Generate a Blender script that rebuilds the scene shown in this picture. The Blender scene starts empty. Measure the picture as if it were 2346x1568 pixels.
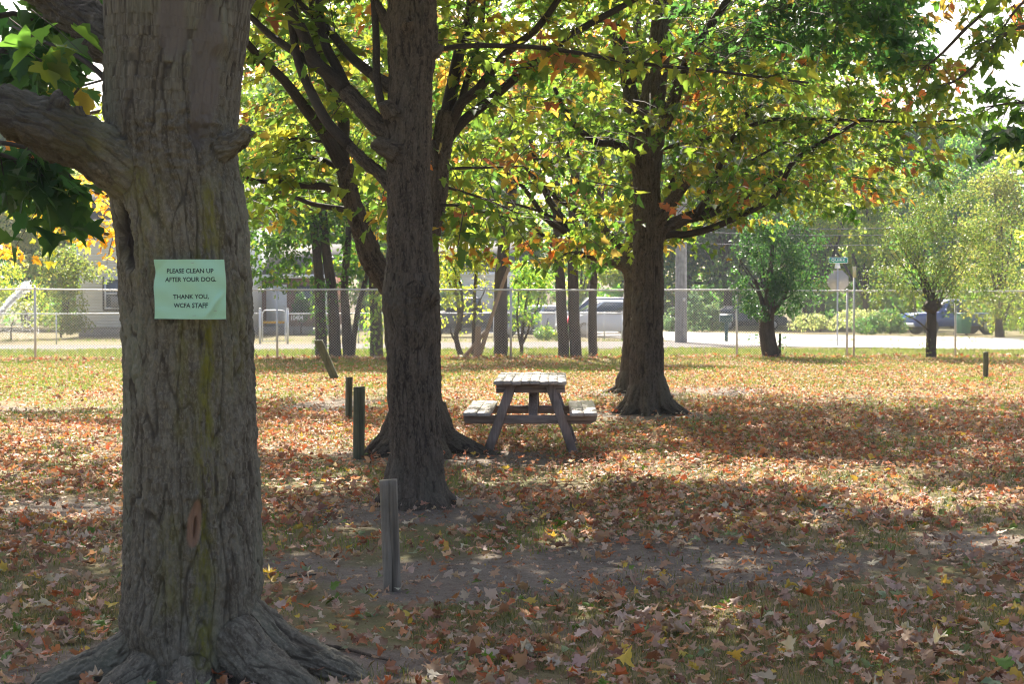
import bpy, bmesh, math, random
import numpy as np
from mathutils import Vector, Matrix
R = math.radians
random.seed(7)
rng = np.random.default_rng(7)
scene = bpy.context.scene
col = scene.collection

# ------------------------------------------------------------------ camera, light, exposure
CAM_H, PITCH, F, CX, CY = 1.58, R(1.57), 3540.0, 1173.0, 784.0
SUN_EL, SUN_AZ = R(44), R(-9)            # azimuth from +Y, negative = to the left
cam_d = bpy.data.cameras.new('camera')
cam = bpy.data.objects.new('camera', cam_d); col.objects.link(cam)
cam.location = (0, 0, CAM_H); cam.rotation_euler = (R(90) - PITCH, 0, 0)
cam_d.sensor_width = 23.2; cam_d.lens = F / 2346 * 23.2
cam_d.clip_start = 0.1; cam_d.clip_end = 2000
cam_d.dof.use_dof = True; cam_d.dof.focus_distance = 8.5; cam_d.dof.aperture_fstop = 6.3
scene.camera = cam
world = bpy.data.worlds.new('World'); scene.world = world; world.use_nodes = True
nt = world.node_tree; bg = nt.nodes['Background']
sky = nt.nodes.new('ShaderNodeTexSky'); sky.sky_type = 'NISHITA'; sky.sun_disc = False
sky.sun_elevation = SUN_EL; sky.sun_rotation = SUN_AZ; sky.dust_density = 4.5; sky.air_density = .6; sky.ozone_density = .1
nt.links.new(sky.outputs[0], bg.inputs[0]); bg.inputs[1].default_value = 0.11
SUN = Vector((math.sin(SUN_AZ) * math.cos(SUN_EL), math.cos(SUN_AZ) * math.cos(SUN_EL), math.sin(SUN_EL)))
ld = bpy.data.lights.new('sun', 'SUN'); ld.energy = 5.0; ld.angle = R(0.5); ld.color = (1, 0.93, 0.80)
sun = bpy.data.objects.new('sun', ld); col.objects.link(sun)
sun.rotation_euler = (-SUN).to_track_quat('-Z', 'Y').to_euler(); sun.location = (-10, 60, 50)
scene.view_settings.view_transform = 'Standard'; scene.view_settings.look = 'None'
scene.view_settings.exposure = 1.8; scene.view_settings.gamma = 1.0
scene.render.engine = 'CYCLES'
cy = scene.cycles
cy.use_denoising = True; cy.filter_width = 1.1; cy.max_bounces = 7; cy.diffuse_bounces = 4; cy.glossy_bounces = 2
cy.transmission_bounces = 4; cy.transparent_max_bounces = 6; cy.volume_bounces = 0
cy.caustics_reflective = False; cy.caustics_refractive = False
cy.use_adaptive_sampling = True; cy.adaptive_threshold = 0.01; cy.sample_clamp_indirect = 3; cy.sample_clamp_direct = 4

# ------------------------------------------------------------------ helpers
ct, st = math.cos(PITCH), math.sin(PITCH)
def P(px, py, Y):                       # point at depth Y seen at (px, py) of the 2346-wide picture
    u = (px - CX) / F; v = (CY - py) / F
    d = Vector((u, ct + v * st, -st + v * ct))
    return Vector((0, 0, CAM_H)) + d * (Y / d.y)
def proj(p):                            # world points (N,3) -> picture x, y
    p = np.asarray(p, float); x = p[:, 0]; y = p[:, 1]; z = p[:, 2] - CAM_H
    w = np.maximum(y * ct - z * st, 1e-3); v = y * st + z * ct
    return CX + F * x / w, CY - F * v / w
def dist_of(py):                        # depth of a ground point seen at picture height py
    v = (CY - py) / F
    return CAM_H * (ct + v * st) / (st - v * ct)
def G(px, py): return P(px, py, dist_of(py))

def hash3(i, j, k, s):
    with np.errstate(over='ignore'):
        h = (i.astype(np.uint32) * np.uint32(374761393) + j.astype(np.uint32) * np.uint32(668265263)
             + k.astype(np.uint32) * np.uint32(2147483647 - 5) + np.uint32(s * 974711 + 77))
        h = (h ^ (h >> np.uint32(13))) * np.uint32(1274126177)
        h = h ^ (h >> np.uint32(16))
        h = h * np.uint32(2246822519); h = h ^ (h >> np.uint32(15))
    return (h & np.uint32(0xffffff)).astype(np.float64) / 0xffffff
def vnoise(p, s=0):
    p = np.asarray(p, float); f = np.floor(p); t = p - f; i = f.astype(np.int64)
    t = t * t * t * (t * (t * 6 - 15) + 10)
    o = 0
    for a in (0, 1):
        wa = t[:, 0] if a else 1 - t[:, 0]
        for b in (0, 1):
            wb = t[:, 1] if b else 1 - t[:, 1]
            for c in (0, 1):
                wc = t[:, 2] if c else 1 - t[:, 2]
                o = o + wa * wb * wc * hash3(i[:, 0] + a, i[:, 1] + b, i[:, 2] + c, s)
    return o
def pnoise(p, s=0):                     # gradient noise, about -1..1
    p = np.asarray(p, float); f = np.floor(p); t = p - f; i = f.astype(np.int64); w = t * t * t * (t * (t * 6 - 15) + 10); o = 0
    for a in (0, 1):
        for b in (0, 1):
            for c in (0, 1):
                g = [hash3(i[:, 0] + a, i[:, 1] + b, i[:, 2] + c, s + 100 * k) * 2 - 1 for k in (1, 2, 3)]
                d = g[0] * (t[:, 0] - a) + g[1] * (t[:, 1] - b) + g[2] * (t[:, 2] - c)
                o = o + d * (w[:, 0] if a else 1 - w[:, 0]) * (w[:, 1] if b else 1 - w[:, 1]) * (w[:, 2] if c else 1 - w[:, 2])
    return o * 1.7
def fbm(p, s=0, n=3):
    o = 0; a = .5; q = np.asarray(p, float)
    for k in range(n):
        o = o + a * vnoise(q, s + k); q = q * 2.03; a *= .5
    return o / (1 - .5 ** n)
def pfbm(p, s=0, n=3):
    o = 0; a = .5; q = np.asarray(p, float) @ np.array([[.8, .6, 0], [-.6, .8, 0], [0, 0, 1.]])
    for k in range(n):
        o = o + a * pnoise(q, s + k); q = q @ np.array([[.8, 0, .6], [0, 1, 0], [-.6, 0, .8]]) * 2.03; a *= .55
    return o
def sst(a, b, x):
    t = np.clip((x - a) / (b - a), 0, 1); return t * t * (3 - 2 * t)

def gz(x, y):                           # height of the ground
    x = np.asarray(x, float); y = np.asarray(y, float)
    p = np.stack([x, y, x * 0], -1).reshape(-1, 3)
    n = (vnoise(p * .35, 5) - .5) * .05 + (vnoise(p * 1.3, 6) - .5) * .02
    n = n.reshape(x.shape) * sst(70, 45, np.abs(y))
    for tx, ty, r, h in MOUNDS: n = n + h * np.exp(-((x - tx) ** 2 + (y - ty) ** 2) / (r * r))
    return n - .005 * np.clip(y - 47, 0, 70)
MOUNDS = []

def mesh_np(name, verts, loops, starts, mats, colors=None, attrs=None, smooth=False, midx=None):
    me = bpy.data.meshes.new(name)
    verts = np.ascontiguousarray(verts, dtype=np.float32)
    me.vertices.add(len(verts)); me.vertices.foreach_set('co', verts.ravel())
    me.loops.add(len(loops)); me.loops.foreach_set('vertex_index', np.asarray(loops, dtype=np.int32))
    me.polygons.add(len(starts)); me.polygons.foreach_set('loop_start', np.asarray(starts, dtype=np.int32))
    if midx is not None: me.polygons.foreach_set('material_index', np.asarray(midx, dtype=np.int32))
    me.update(calc_edges=True)
    if colors is not None:
        a = me.attributes.new('col', 'FLOAT_COLOR', 'FACE')
        c = np.ones((len(starts), 4), np.float32); c[:, :3] = colors; a.data.foreach_set('color', c.ravel())
    for k, v in (attrs or {}).items():
        v = np.asarray(v, np.float32)
        if v.ndim == 2:
            a = me.attributes.new(k, 'FLOAT_VECTOR', 'POINT'); a.data.foreach_set('vector', v.ravel())
        else:
            a = me.attributes.new(k, 'FLOAT', 'POINT'); a.data.foreach_set('value', v)
    for m in (mats if isinstance(mats, (list, tuple)) else [mats]): me.materials.append(m)
    if smooth: me.shade_smooth()
    return me
def link(name, me, parent=None):
    o = bpy.data.objects.new(name, me); col.objects.link(o)
    if parent is not None:
        o.parent = parent
        o.matrix_parent_inverse = Matrix.Translation(-Vector(parent.location)) if parent.rotation_euler.z == 0 else Matrix.Identity(4)
    return o
def tag(o, label=None, cat=None, group=None, kind=None):
    if label: o['label'] = label
    if cat: o['category'] = cat
    if group: o['group'] = group
    if kind: o['kind'] = kind
    return o
def thing(name, label, cat, loc=(0, 0, 0), rotz=0, group=None):
    o = bpy.data.objects.new(name, None); col.objects.link(o)
    o.location = loc; o.rotation_euler = (0, 0, rotz); o.empty_display_size = .2
    return tag(o, label, cat, group)

class MB:                               # collects shapes into ONE mesh
    def __init__(s): s.v = []; s.f = []; s.bk = []; s.m = []; s.n = 0; s.cur = 0
    def add(s, v, f, bk=None):
        v = np.asarray(v, float).reshape(-1, 3); s.v.append(v)
        s.bk.append(v if bk is None else np.asarray(bk)); s.f += [tuple(i + s.n for i in q) for q in f]
        s.m += [s.cur] * len(f); s.n += len(v); return s
    def box(s, c, size, rot=None, taper=0):
        x, y, z = [k / 2 for k in size]; t = 1 - taper
        v = np.array([(-x, -y, -z), (x, -y, -z), (x, y, -z), (-x, y, -z), (-x * t, -y * t, z), (x * t, -y * t, z), (x * t, y * t, z), (-x * t, y * t, z)])
        if rot is not None: v = v @ np.array(rot.to_3x3()).T
        return s.add(v + np.array(c), [(3, 2, 1, 0), (4, 5, 6, 7), (0, 1, 5, 4), (1, 2, 6, 5), (2, 3, 7, 6), (3, 0, 4, 7)])
    def beam(s, a, b, w, h, up=(0, 0, 1)):       # rectangular bar from a to b
        a = Vector(a); b = Vector(b); d = (b - a).normalized(); u = Vector(up); sd = d.cross(u).normalized(); u = sd.cross(d)
        v = []
        for p in (a, b):
            for i, j in ((-1, -1), (1, -1), (1, 1), (-1, 1)): v.append(p + sd * (i * w / 2) + u * (j * h / 2))
        return s.add(v, [(0, 1, 2, 3), (7, 6, 5, 4), (0, 4, 5, 1), (1, 5, 6, 2), (2, 6, 7, 3), (3, 7, 4, 0)])
    def tube(s, pts, rad, n=8, cap=True):
        v, f, bk = tube_arrays(pts, rad, n, cap); return s.add(v, f, bk)
    def prism(s, poly, y0, y1):                  # x,z outline extruded along y
        n = len(poly); v = [(x, y0, z) for x, z in poly] + [(x, y1, z) for x, z in poly]
        return s.add(v, [tuple(range(n)), tuple(range(2 * n - 1, n - 1, -1))] + [(i, i + n, (i + 1) % n + n, (i + 1) % n) for i in range(n)])
    def build(s, name, mat, parent=None, smooth=False, bevel=0, attrs=None):
        v = np.concatenate(s.v); loops = [i for q in s.f for i in q]
        starts = np.cumsum([0] + [len(q) for q in s.f[:-1]])
        at = {'bk': np.concatenate(s.bk)}; at.update(attrs or {})
        me = mesh_np(name, v, loops, starts, mat, attrs=at, smooth=smooth, midx=s.m)
        bm = bmesh.new(); bm.from_mesh(me); bmesh.ops.recalc_face_normals(bm, faces=bm.faces)
        if bevel: bmesh.ops.bevel(bm, geom=bm.edges[:], offset=bevel, segments=1, affect='EDGES', clamp_overlap=True)
        bm.to_mesh(me); bm.free()
        return link(name, me, parent)

def tube_arrays(pts, rad, n=8, cap=True, off=None):
    pts = np.array([tuple(p) for p in pts], float); rad = np.broadcast_to(np.asarray(rad, float), (len(pts),))
    m = len(pts); tan = np.gradient(pts, axis=0); tan /= np.linalg.norm(tan, axis=1, keepdims=True) + 1e-9
    a = np.array([1., 0, 0]) if abs(tan[0, 0]) < .8 else np.array([0, 0, 1.])
    seg = np.r_[0, np.cumsum(np.linalg.norm(np.diff(pts, axis=0), axis=1))]
    ang = np.arange(n) * 2 * math.pi / n; V = []; B = []; o = rng.uniform(0, 50) if off is None else off
    for i in range(m):
        u = a - tan[i] * a.dot(tan[i]); u /= np.linalg.norm(u); w = np.cross(tan[i], u); a = u
        ring = np.cos(ang)[:, None] * u + np.sin(ang)[:, None] * w
        V.append(pts[i] + ring * rad[i]); B.append(np.stack([np.cos(ang) * rad[i] + o, np.sin(ang) * rad[i], np.full(n, seg[i])], 1))
    f = [(i * n + j, i * n + (j + 1) % n, (i + 1) * n + (j + 1) % n, (i + 1) * n + j) for i in range(m - 1) for j in range(n)]
    if cap: f += [tuple(range(n - 1, -1, -1)), tuple((m - 1) * n + j for j in range(n))]
    return np.concatenate(V), f, np.concatenate(B)

def smooth_path(pts, k=4):              # Catmull-Rom through points of any dimension
    p = np.array([tuple(q) for q in pts], float); p = np.vstack([2 * p[0] - p[1], p, 2 * p[-1] - p[-2]]); o = []
    for i in range(1, len(p) - 2):
        for t in np.linspace(0, 1, k, endpoint=False):
            o.append(.5 * (2 * p[i] + (p[i + 1] - p[i - 1]) * t + (2 * p[i - 1] - 5 * p[i] + 4 * p[i + 1] - p[i + 2]) * t * t + (3 * p[i] - p[i - 1] - 3 * p[i + 1] + p[i + 2]) * t ** 3))
    o.append(p[-2]); return np.array(o)

# ------------------------------------------------------------------ materials
def new_mat(name):
    m = bpy.data.materials.new(name); m.use_nodes = True; t = m.node_tree
    return m, t, t.nodes['Principled BSDF']
def N(t, kind, **kw):
    n = t.nodes.new(kind)
    for k, v in kw.items():
        if k in n.inputs.keys(): n.inputs[k].default_value = v
        else: setattr(n, k, v)
    return n
def mix(t, fac, a, b, blend='MIX'):
    n = t.nodes.new('ShaderNodeMix'); n.data_type = 'RGBA'; n.blend_type = blend
    for s, v in ((0, fac), (6, a), (7, b)):
        if hasattr(v, 'links') or hasattr(v, 'is_output'): t.links.new(v, n.inputs[s])
        else: n.inputs[s].default_value = v if s == 0 else (*v, 1) if len(v) == 3 else v
    return n.outputs[2]
def ramp(t, src, a, b, ca=(0, 0, 0), cb=(1, 1, 1)):
    n = t.nodes.new('ShaderNodeValToRGB'); e = n.color_ramp.elements
    e[0].position = a; e[1].position = b; e[0].color = (*ca, 1); e[1].color = (*cb, 1)
    t.links.new(src, n.inputs[0]); return n.outputs[0]
def attr(t, name, out='Vector'):
    n = t.nodes.new('ShaderNodeAttribute'); n.attribute_name = name; return n.outputs[out]
def scaled(t, src, sc):
    n = t.nodes.new('ShaderNodeMapping'); n.inputs['Scale'].default_value = sc; t.links.new(src, n.inputs[0]); return n.outputs[0]
def noise(t, vec, scale, detail=3, rough=.55):
    n = N(t, 'ShaderNodeTexNoise', Scale=scale, Detail=detail, Roughness=rough); t.links.new(vec, n.inputs['Vector']); return n.outputs['Fac']
def bump(t, bsdf, h, dist, strength=1.0):
    n = N(t, 'ShaderNodeBump', Strength=strength, Distance=dist); t.links.new(h, n.inputs['Height']); t.links.new(n.outputs[0], bsdf.inputs['Normal'])
def coord(t, out='Object'): return t.nodes.new('ShaderNodeTexCoord').outputs[out]

def plain(name, c, rough=.6, metal=0, var=.15, scale=8, spec=.4):
    m, t, b = new_mat(name); f = noise(t, coord(t), scale, 4)
    t.links.new(mix(t, f, [k * (1 - var) for k in c], [min(1, k * (1 + var)) for k in c]), b.inputs['Base Color'])
    b.inputs['Roughness'].default_value = rough; b.inputs['Metallic'].default_value = metal; b.inputs['Specular IOR Level'].default_value = spec
    return m

def bark_mat(name, ridge, furrow, lich=(.16, .17, .13), moss=(.15, .14, .02), fine=1.0, dist=.006, hero=False):
    m, t, b = new_mat(name); v = attr(t, 'bk')
    n1 = noise(t, scaled(t, v, (30 * fine, 30 * fine, 5 * fine)), 1, 5, .6)
    n2 = noise(t, scaled(t, v, (3, 3, 1.2)), 1, 4)
    n3 = noise(t, scaled(t, v, (90 * fine, 90 * fine, 50 * fine)), 1, 3, .7)
    c = mix(t, ramp(t, n1, .38, .62), furrow, ridge)
    c = mix(t, ramp(t, n2, .5, .7), c, lich)
    c = mix(t, ramp(t, n3, .45, .75), c, [k * 1.45 for k in ridge])
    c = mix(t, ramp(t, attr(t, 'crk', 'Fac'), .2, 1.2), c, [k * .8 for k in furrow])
    if hero:
        nm = noise(t, scaled(t, v, (25, 25, 9)), 1, 5, .7)
        mm = t.nodes.new('ShaderNodeMath'); mm.operation = 'MULTIPLY'; t.links.new(ramp(t, nm, .4, .6), mm.inputs[0]); t.links.new(attr(t, 'moss', 'Fac'), mm.inputs[1])
        c = mix(t, mm.outputs[0], c, moss)
        sm = noise(t, scaled(t, v, (14, 14, 4)), 1, 4)
        c = mix(t, attr(t, 'bare', 'Fac'), c, mix(t, sm, (.165, .135, .115), (.10, .085, .07)))
        c = mix(t, attr(t, 'rot', 'Fac'), c, (.018, .013, .010))  # near-black rotten hollow; the same mask partly darkens limb and upper trunk
        wn = noise(t, scaled(t, v, (50, 50, 7)), 1, 3)
        c = mix(t, attr(t, 'wood', 'Fac'), c, mix(t, wn, (.20, .11, .065), (.38, .24, .15)))
    t.links.new(c, b.inputs['Base Color']); b.inputs['Roughness'].default_value = .85; b.inputs['Specular IOR Level'].default_value = .25
    vo = t.nodes.new('ShaderNodeTexVoronoi'); vo.inputs['Scale'].default_value = 1; t.links.new(scaled(t, v, (55 * fine, 55 * fine, 16 * fine)), vo.inputs['Vector'])
    h = mix(t, .35, n1, n3); h = mix(t, .4, h, vo.outputs['Distance']); bump(t, b, h, dist, 1.0)
    return m
M = {}
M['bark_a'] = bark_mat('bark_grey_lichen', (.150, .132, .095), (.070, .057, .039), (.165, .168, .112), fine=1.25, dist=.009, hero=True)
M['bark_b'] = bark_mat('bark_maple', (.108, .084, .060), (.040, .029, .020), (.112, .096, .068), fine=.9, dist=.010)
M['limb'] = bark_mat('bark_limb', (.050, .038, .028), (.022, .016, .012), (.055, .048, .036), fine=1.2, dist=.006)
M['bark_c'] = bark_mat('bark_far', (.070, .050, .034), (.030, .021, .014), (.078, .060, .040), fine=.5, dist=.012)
M['twig'] = plain('twig_bark', (.06, .048, .038), .8, scale=20)
M['dead'] = plain('dead_wood', (.30, .20, .12), .8, var=.35, scale=9)

def leaf_mat(name, trans=.5, boost=1.25, rough=.45, spec=.35, objvar=False):
    m, t, b = new_mat(name); c = attr(t, 'col', 'Color')
    if objvar:
        oi = t.nodes.new('ShaderNodeObjectInfo'); hs = t.nodes.new('ShaderNodeHueSaturation')
        mr = N(t, 'ShaderNodeMapRange'); t.links.new(oi.outputs['Random'], mr.inputs[0]); mr.inputs[3].default_value = .47; mr.inputs[4].default_value = .525
        t.links.new(mr.outputs[0], hs.inputs['Hue']); t.links.new(c, hs.inputs['Color']); c = hs.outputs[0]
    t.links.new(c, b.inputs['Base Color']); b.inputs['Roughness'].default_value = rough; b.inputs['Specular IOR Level'].default_value = spec
    tr = t.nodes.new('ShaderNodeBsdfTranslucent'); t.links.new(mix(t, 1.0, c, (boost, boost * .93, boost * .72), 'MULTIPLY'), tr.inputs[0])
    ms = t.nodes.new('ShaderNodeMixShader'); ms.inputs[0].default_value = trans
    t.links.new(b.outputs[0], ms.inputs[1]); t.links.new(tr.outputs[0], ms.inputs[2]); t.links.new(ms.outputs[0], t.nodes['Material Output'].inputs[0])
    return m
M['leaf'] = leaf_mat('maple_leaf', .58, 2.6)
M['leaf_dense'] = leaf_mat('dense_leaf', .48, 2.3)
M['leaf_far'] = leaf_mat('far_leaf', .58, 2.9, objvar=True)
M['leaf_dry'] = leaf_mat('fallen_leaf', .28, 1.3, .6, .3)
M['grass'] = leaf_mat('grass_blade', .45, 1.6, .5)

# ------------------------------------------------------------------ leaves
HALF = np.array([(0, 0), (.28, -.04), (.23, .13), (.56, .33), (.27, .42), (.24, .66), (0, 1)], float)
MAPLE = np.vstack([HALF, HALF[-2:0:-1] * [-1, 1]])          # 12 points
MAPLE_F = [(0, 1, 2, 3, 4, 5, 6), (0, 6, 7, 8, 9, 10, 11)]
HB = np.array([(0, 0), (.10, -.07), (.30, -.10), (.22, .06), (.42, .12), (.57, .30), (.40, .36), (.25, .40), (.30, .58), (.20, .70), (.10, .70), (0, 1)], float)
MAPLE_HI = np.vstack([HB, HB[-2:0:-1] * [-1, 1]]); nh = len(HB)
MAPLE_HI_F = [tuple(range(nh)), (0,) + tuple(range(nh - 1, 2 * nh - 2))]
KITE = np.array([(0, 0), (.32, .45), (0, 1), (-.32, .45)], float); KITE_F = [(0, 1, 2, 3)]
FAN = {}
def leaf_mesh(name, pos, nrm, tip, size, colors, mat, shape='mid', fold=.25, curl=None):
    """pos base point, nrm leaf normal, tip direction, all (N,3); size (N,)"""
    T, Fc = {'mid': (MAPLE, MAPLE_F), 'hi': (MAPLE_HI, MAPLE_HI_F), 'kite': (KITE, KITE_F)}[shape]
    if curl is not None and shape != 'kite':
        ko = len(T); T = np.vstack([T, [(0, .36)]]); Fc = [(ko, i, (i + 1) % ko) for i in range(ko)]
    n = len(pos); k = len(T)
    nrm = nrm / np.linalg.norm(nrm, axis=1, keepdims=True)
    tip = tip - nrm * (tip * nrm).sum(1, keepdims=True); tip /= np.linalg.norm(tip, axis=1, keepdims=True) + 1e-9
    side = np.cross(tip, nrm)
    x = np.broadcast_to(T[:, 0], (n, k)); y = np.broadcast_to(T[:, 1], (n, k))
    fold = np.broadcast_to(fold, (n,))[:, None]
    z = np.abs(x) * fold
    if curl is not None:                # dry leaves roll about a slanting axis and their lobes twist
        n_ = len(pos); ph = rng.uniform(0, 3.14, n_)[:, None]; cp, sp = np.cos(ph), np.sin(ph); y0 = y - .4
        a = x * cp + y0 * sp; b_ = -x * sp + y0 * cp; kk = (curl * 3.2)[:, None] + 1e-3
        z = z * .6 + (1 - np.cos(kk * a)) / kk; a = np.sin(kk * a) / kk
        x = a * cp - b_ * sp; y = a * sp + b_ * cp + .4
        x = x * rng.uniform(.72, 1.08, x.shape); y = y * rng.uniform(.85, 1.08, y.shape)
        r2 = x * x + y0 * y0; z = z + rng.normal(size=(n_, 1)) * .5 * r2 * np.sin(2 * np.arctan2(y0, x) + rng.uniform(0, 6, (n_, 1))) + rng.normal(size=x.shape) * .035
    else: z = z - .35 * (y * y)
    V = pos[:, None] + size[:, None, None] * (x[..., None] * side[:, None] + y[..., None] * tip[:, None] + z[..., None] * nrm[:, None])
    fl = np.array([i for q in Fc for i in q]); tot = len(fl)
    loops = (np.arange(n)[:, None] * k + fl).ravel()
    st0 = np.cumsum([0] + [len(q) for q in Fc[:-1]]); starts = (np.arange(n)[:, None] * tot + st0).ravel()
    return mesh_np(name, V.reshape(-1, 3), loops, starts, mat, colors=np.repeat(colors, len(Fc), 0))
def rand_dirs(n, up=0.0):
    v = rng.normal(size=(n, 3)); v /= np.linalg.norm(v, axis=1, keepdims=True); v[:, 2] += up; return v
PAL = {   # colours of the leaves themselves: (colour, weight)
 'green':  [((.045, .115, .018), 5), ((.07, .15, .02), 4), ((.11, .19, .022), 2), ((.20, .22, .02), .6)],
 'dark':   [((.028, .085, .022), 5), ((.04, .105, .025), 4), ((.07, .13, .025), 1)],
 'maple':  [((.045, .105, .020), 4), ((.085, .145, .024), 4.5), ((.155, .20, .026), 3.2), ((.26, .235, .03), 1.0), ((.33, .17, .04), .3), ((.22, .10, .045), .3)],
 'turn':   [((.30, .24, .03), 2.5), ((.33, .17, .03), 2), ((.33, .115, .035), 2.2), ((.22, .085, .04), 2.2), ((.15, .19, .02), 2)],
 'yellow': [((.45, .36, .03), 4), ((.50, .27, .03), 2), ((.25, .28, .03), 3), ((.45, .15, .03), .8)],
 'lime':   [((.14, .22, .025), 4), ((.21, .27, .03), 3), ((.09, .17, .02), 3), ((.30, .30, .05), 1)],
 'willow': [((.075, .125, .025), 4), ((.105, .145, .03), 3), ((.14, .15, .035), 1.5), ((.05, .095, .02), 2)],
 'fallen': [((.38, .245, .16), 6), ((.47, .335, .25), 6.5), ((.28, .15, .09), 4.5), ((.42, .195, .09), 2.8), ((.45, .13, .045), 1.6), ((.52, .36, .06), 1.1), ((.20, .25, .12), 1.0), ((.18, .085, .05), 1.6), ((.50, .42, .32), 1.4), ((.12, .2, .03), .5)],
 'orange': [((.45, .25, .155), 7), ((.47, .195, .095), 4.5), ((.50, .14, .06), 2.8), ((.36, .11, .06), 2.2), ((.28, .13, .08), 3), ((.50, .36, .26), 4), ((.50, .34, .07), 1.3), ((.16, .08, .05), 1.6), ((.2, .24, .08), .8)],
 'bushred': [((.5, .03, .03), 1), ((.55, .08, .07), 1)],
 'conifer': [((.05, .10, .05), 3), ((.08, .13, .06), 3), ((.10, .14, .05), 1)],
 'pale':   [((.20, .24, .10), 3), ((.26, .27, .12), 2), ((.14, .19, .07), 3)],
}
def pick(pal, n, jit=.18):
    cs = np.array([c for c, w in PAL[pal]]); ws = np.array([w for c, w in PAL[pal]], float)
    c = cs[rng.choice(len(cs), n, p=ws / ws.sum())]
    return np.clip(c * rng.uniform(1 - jit, 1 + jit, (n, 1)) * rng.uniform(.92, 1.08, (n, 3)), 0, .8)
# ------------------------------------------------------------------ ground
T1 = (P(437, 1400, 6.3).x, 6.3); T2 = (P(945, 1000, 11.4).x, 11.4); T3 = (P(958, 1000, 15.4).x, 15.4)
T4 = (P(1484, 900, 20.9).x, 20.9); T5 = (P(1440, 850, 25.7).x, 25.7)
MOUNDS += [(*T1, 1.0, .07), (*T2, .8, .06), (*T3, .9, .07), (*T4, .9, .05), (*T5, 1.0, .05)]
DIRT = [(1500, 1285, 620, 75, 1), (1050, 1330, 260, 60, .9), (2250, 1250, 250, 50, .8), (120, 1165, 220, 28, 1), (700, 1160, 160, 25, .7),
        (760, 935, 130, 16, 1), (1120, 1050, 230, 28, .9), (1640, 895, 160, 10, .7), (980, 1180, 170, 40, .9), (900, 1535, 190, 40, .8),
        (700, 1290, 140, 40, .6), (1900, 1180, 300, 25, .7), (30, 940, 140, 8, .6), (1200, 1440, 200, 30, .4)]
def dirt_at(x, y):
    px, py = proj(np.stack([x, y, x * 0], 1)); d = np.zeros(len(x))
    wob = (vnoise(np.stack([x * 1.1, y * .7, x * 0], 1), 31) - .5) * .9
    for ex, ey, rx, ry, w in DIRT:
        q = np.sqrt(((px - ex) / rx) ** 2 + ((py - ey) / ry) ** 2) + wob
        d = np.maximum(d, w * sst(1.4, .4, q))
    for tx, ty in (T1, T2, T3, T4, T5):
        d = np.maximum(d, .9 * np.exp(-(((x - tx) ** 2 + (y - ty) ** 2) / .8) ** 2))
    return d * (y > 2)
xs = np.r_[-250, -190, -150, -90, -60, -42, np.arange(-30, 30.1, .3), 42, 60, 90, 150, 190, 250]
ys = np.r_[-60, -30, -12, -5, np.arange(0, 64.1, .3), np.arange(66, 130, 4), 150, 180, 210]
gx, gy = np.meshgrid(xs, ys); gv = np.stack([gx, gy, gz(gx, gy)], -1).reshape(-1, 3)
nx, ny = len(xs), len(ys); ii = (np.arange(ny - 1)[:, None] * nx + np.arange(nx - 1)).ravel()
gl = np.stack([ii, ii + 1, ii + nx + 1, ii + nx], 1).ravel()
m, t, b = new_mat('ground_soil_and_turf'); oc = coord(t)
na = noise(t, oc, 1.1, 6, .65); nb = noise(t, oc, 14, 5, .7); nc = noise(t, oc, 90, 4, .7); nd = noise(t, oc, .35, 3)
soil = mix(t, ramp(t, nb, .35, .7), (.105, .083, .064), (.21, .174, .141)); soil = mix(t, ramp(t, nc, .45, .75), soil, (.28, .235, .195))
turf = mix(t, ramp(t, nb, .35, .65), (.075, .085, .03), (.16, .145, .06)); turf = mix(t, ramp(t, nc, .4, .7), turf, (.20, .18, .085))
turf = mix(t, ramp(t, na, .42, .6), turf, (.20, .155, .09))
dm = t.nodes.new('ShaderNodeMath'); dm.operation = 'ADD'; t.links.new(attr(t, 'dirt', 'Fac'), dm.inputs[0])
d2 = t.nodes.new('ShaderNodeMath'); d2.operation = 'MULTIPLY_ADD'; t.links.new(na, d2.inputs[0]); d2.inputs[1].default_value = .9; d2.inputs[2].default_value = -.32
t.links.new(d2.outputs[0], dm.inputs[1])
t.links.new(mix(t, ramp(t, dm.outputs[0], .3, .7), turf, soil), b.inputs['Base Color'])
b.inputs['Roughness'].default_value = .95; b.inputs['Specular IOR Level'].default_value = .15
bump(t, b, mix(t, .4, nb, nc), .03, .9)
ground = link('ground', mesh_np('ground', gv, gl, np.arange(len(ii)) * 4, m, attrs={'dirt': dirt_at(gv[:, 0], gv[:, 1]) * (gv[:, 1] < 41)}, smooth=True))
tag(ground, kind='structure')

# roads: sheets a few mm above the ground, outlines given on the ground
def sheet(name, pts_near, pts_far, mat, lift=.006, n=60):
    a = smooth_path(pts_near, n // (len(pts_near) - 1)); c = smooth_path(pts_far, n // (len(pts_far) - 1)); k = min(len(a), len(c)); a, c = a[:k], c[:k]
    V = []; w = 7
    for j in range(w):
        q = a + (c - a) * j / (w - 1); wob = (vnoise(np.stack([q[:, 0] * .6, q[:, 1] * 0 + j, q[:, 1] * 0], 1), 3) - .5) * .5 * (j in (0, w - 1))
        V.append(np.stack([q[:, 0], q[:, 1] + wob, gz(q[:, 0], q[:, 1] + wob) + lift + .014], 1))
    V = np.concatenate(V); f = (np.arange(w - 1)[:, None] * k + np.arange(k - 1)).ravel()
    lp = np.stack([f, f + 1, f + k + 1, f + k], 1).ravel()
    o = link(name, mesh_np(name, V, lp, np.arange(len(f)) * 4, mat, smooth=True)); tag(o, kind='structure'); return o
m, t, b = new_mat('gravel_lane'); n1 = noise(t, coord(t), 2.2, 6, .7); n2 = noise(t, coord(t), 25, 4, .7)
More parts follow.
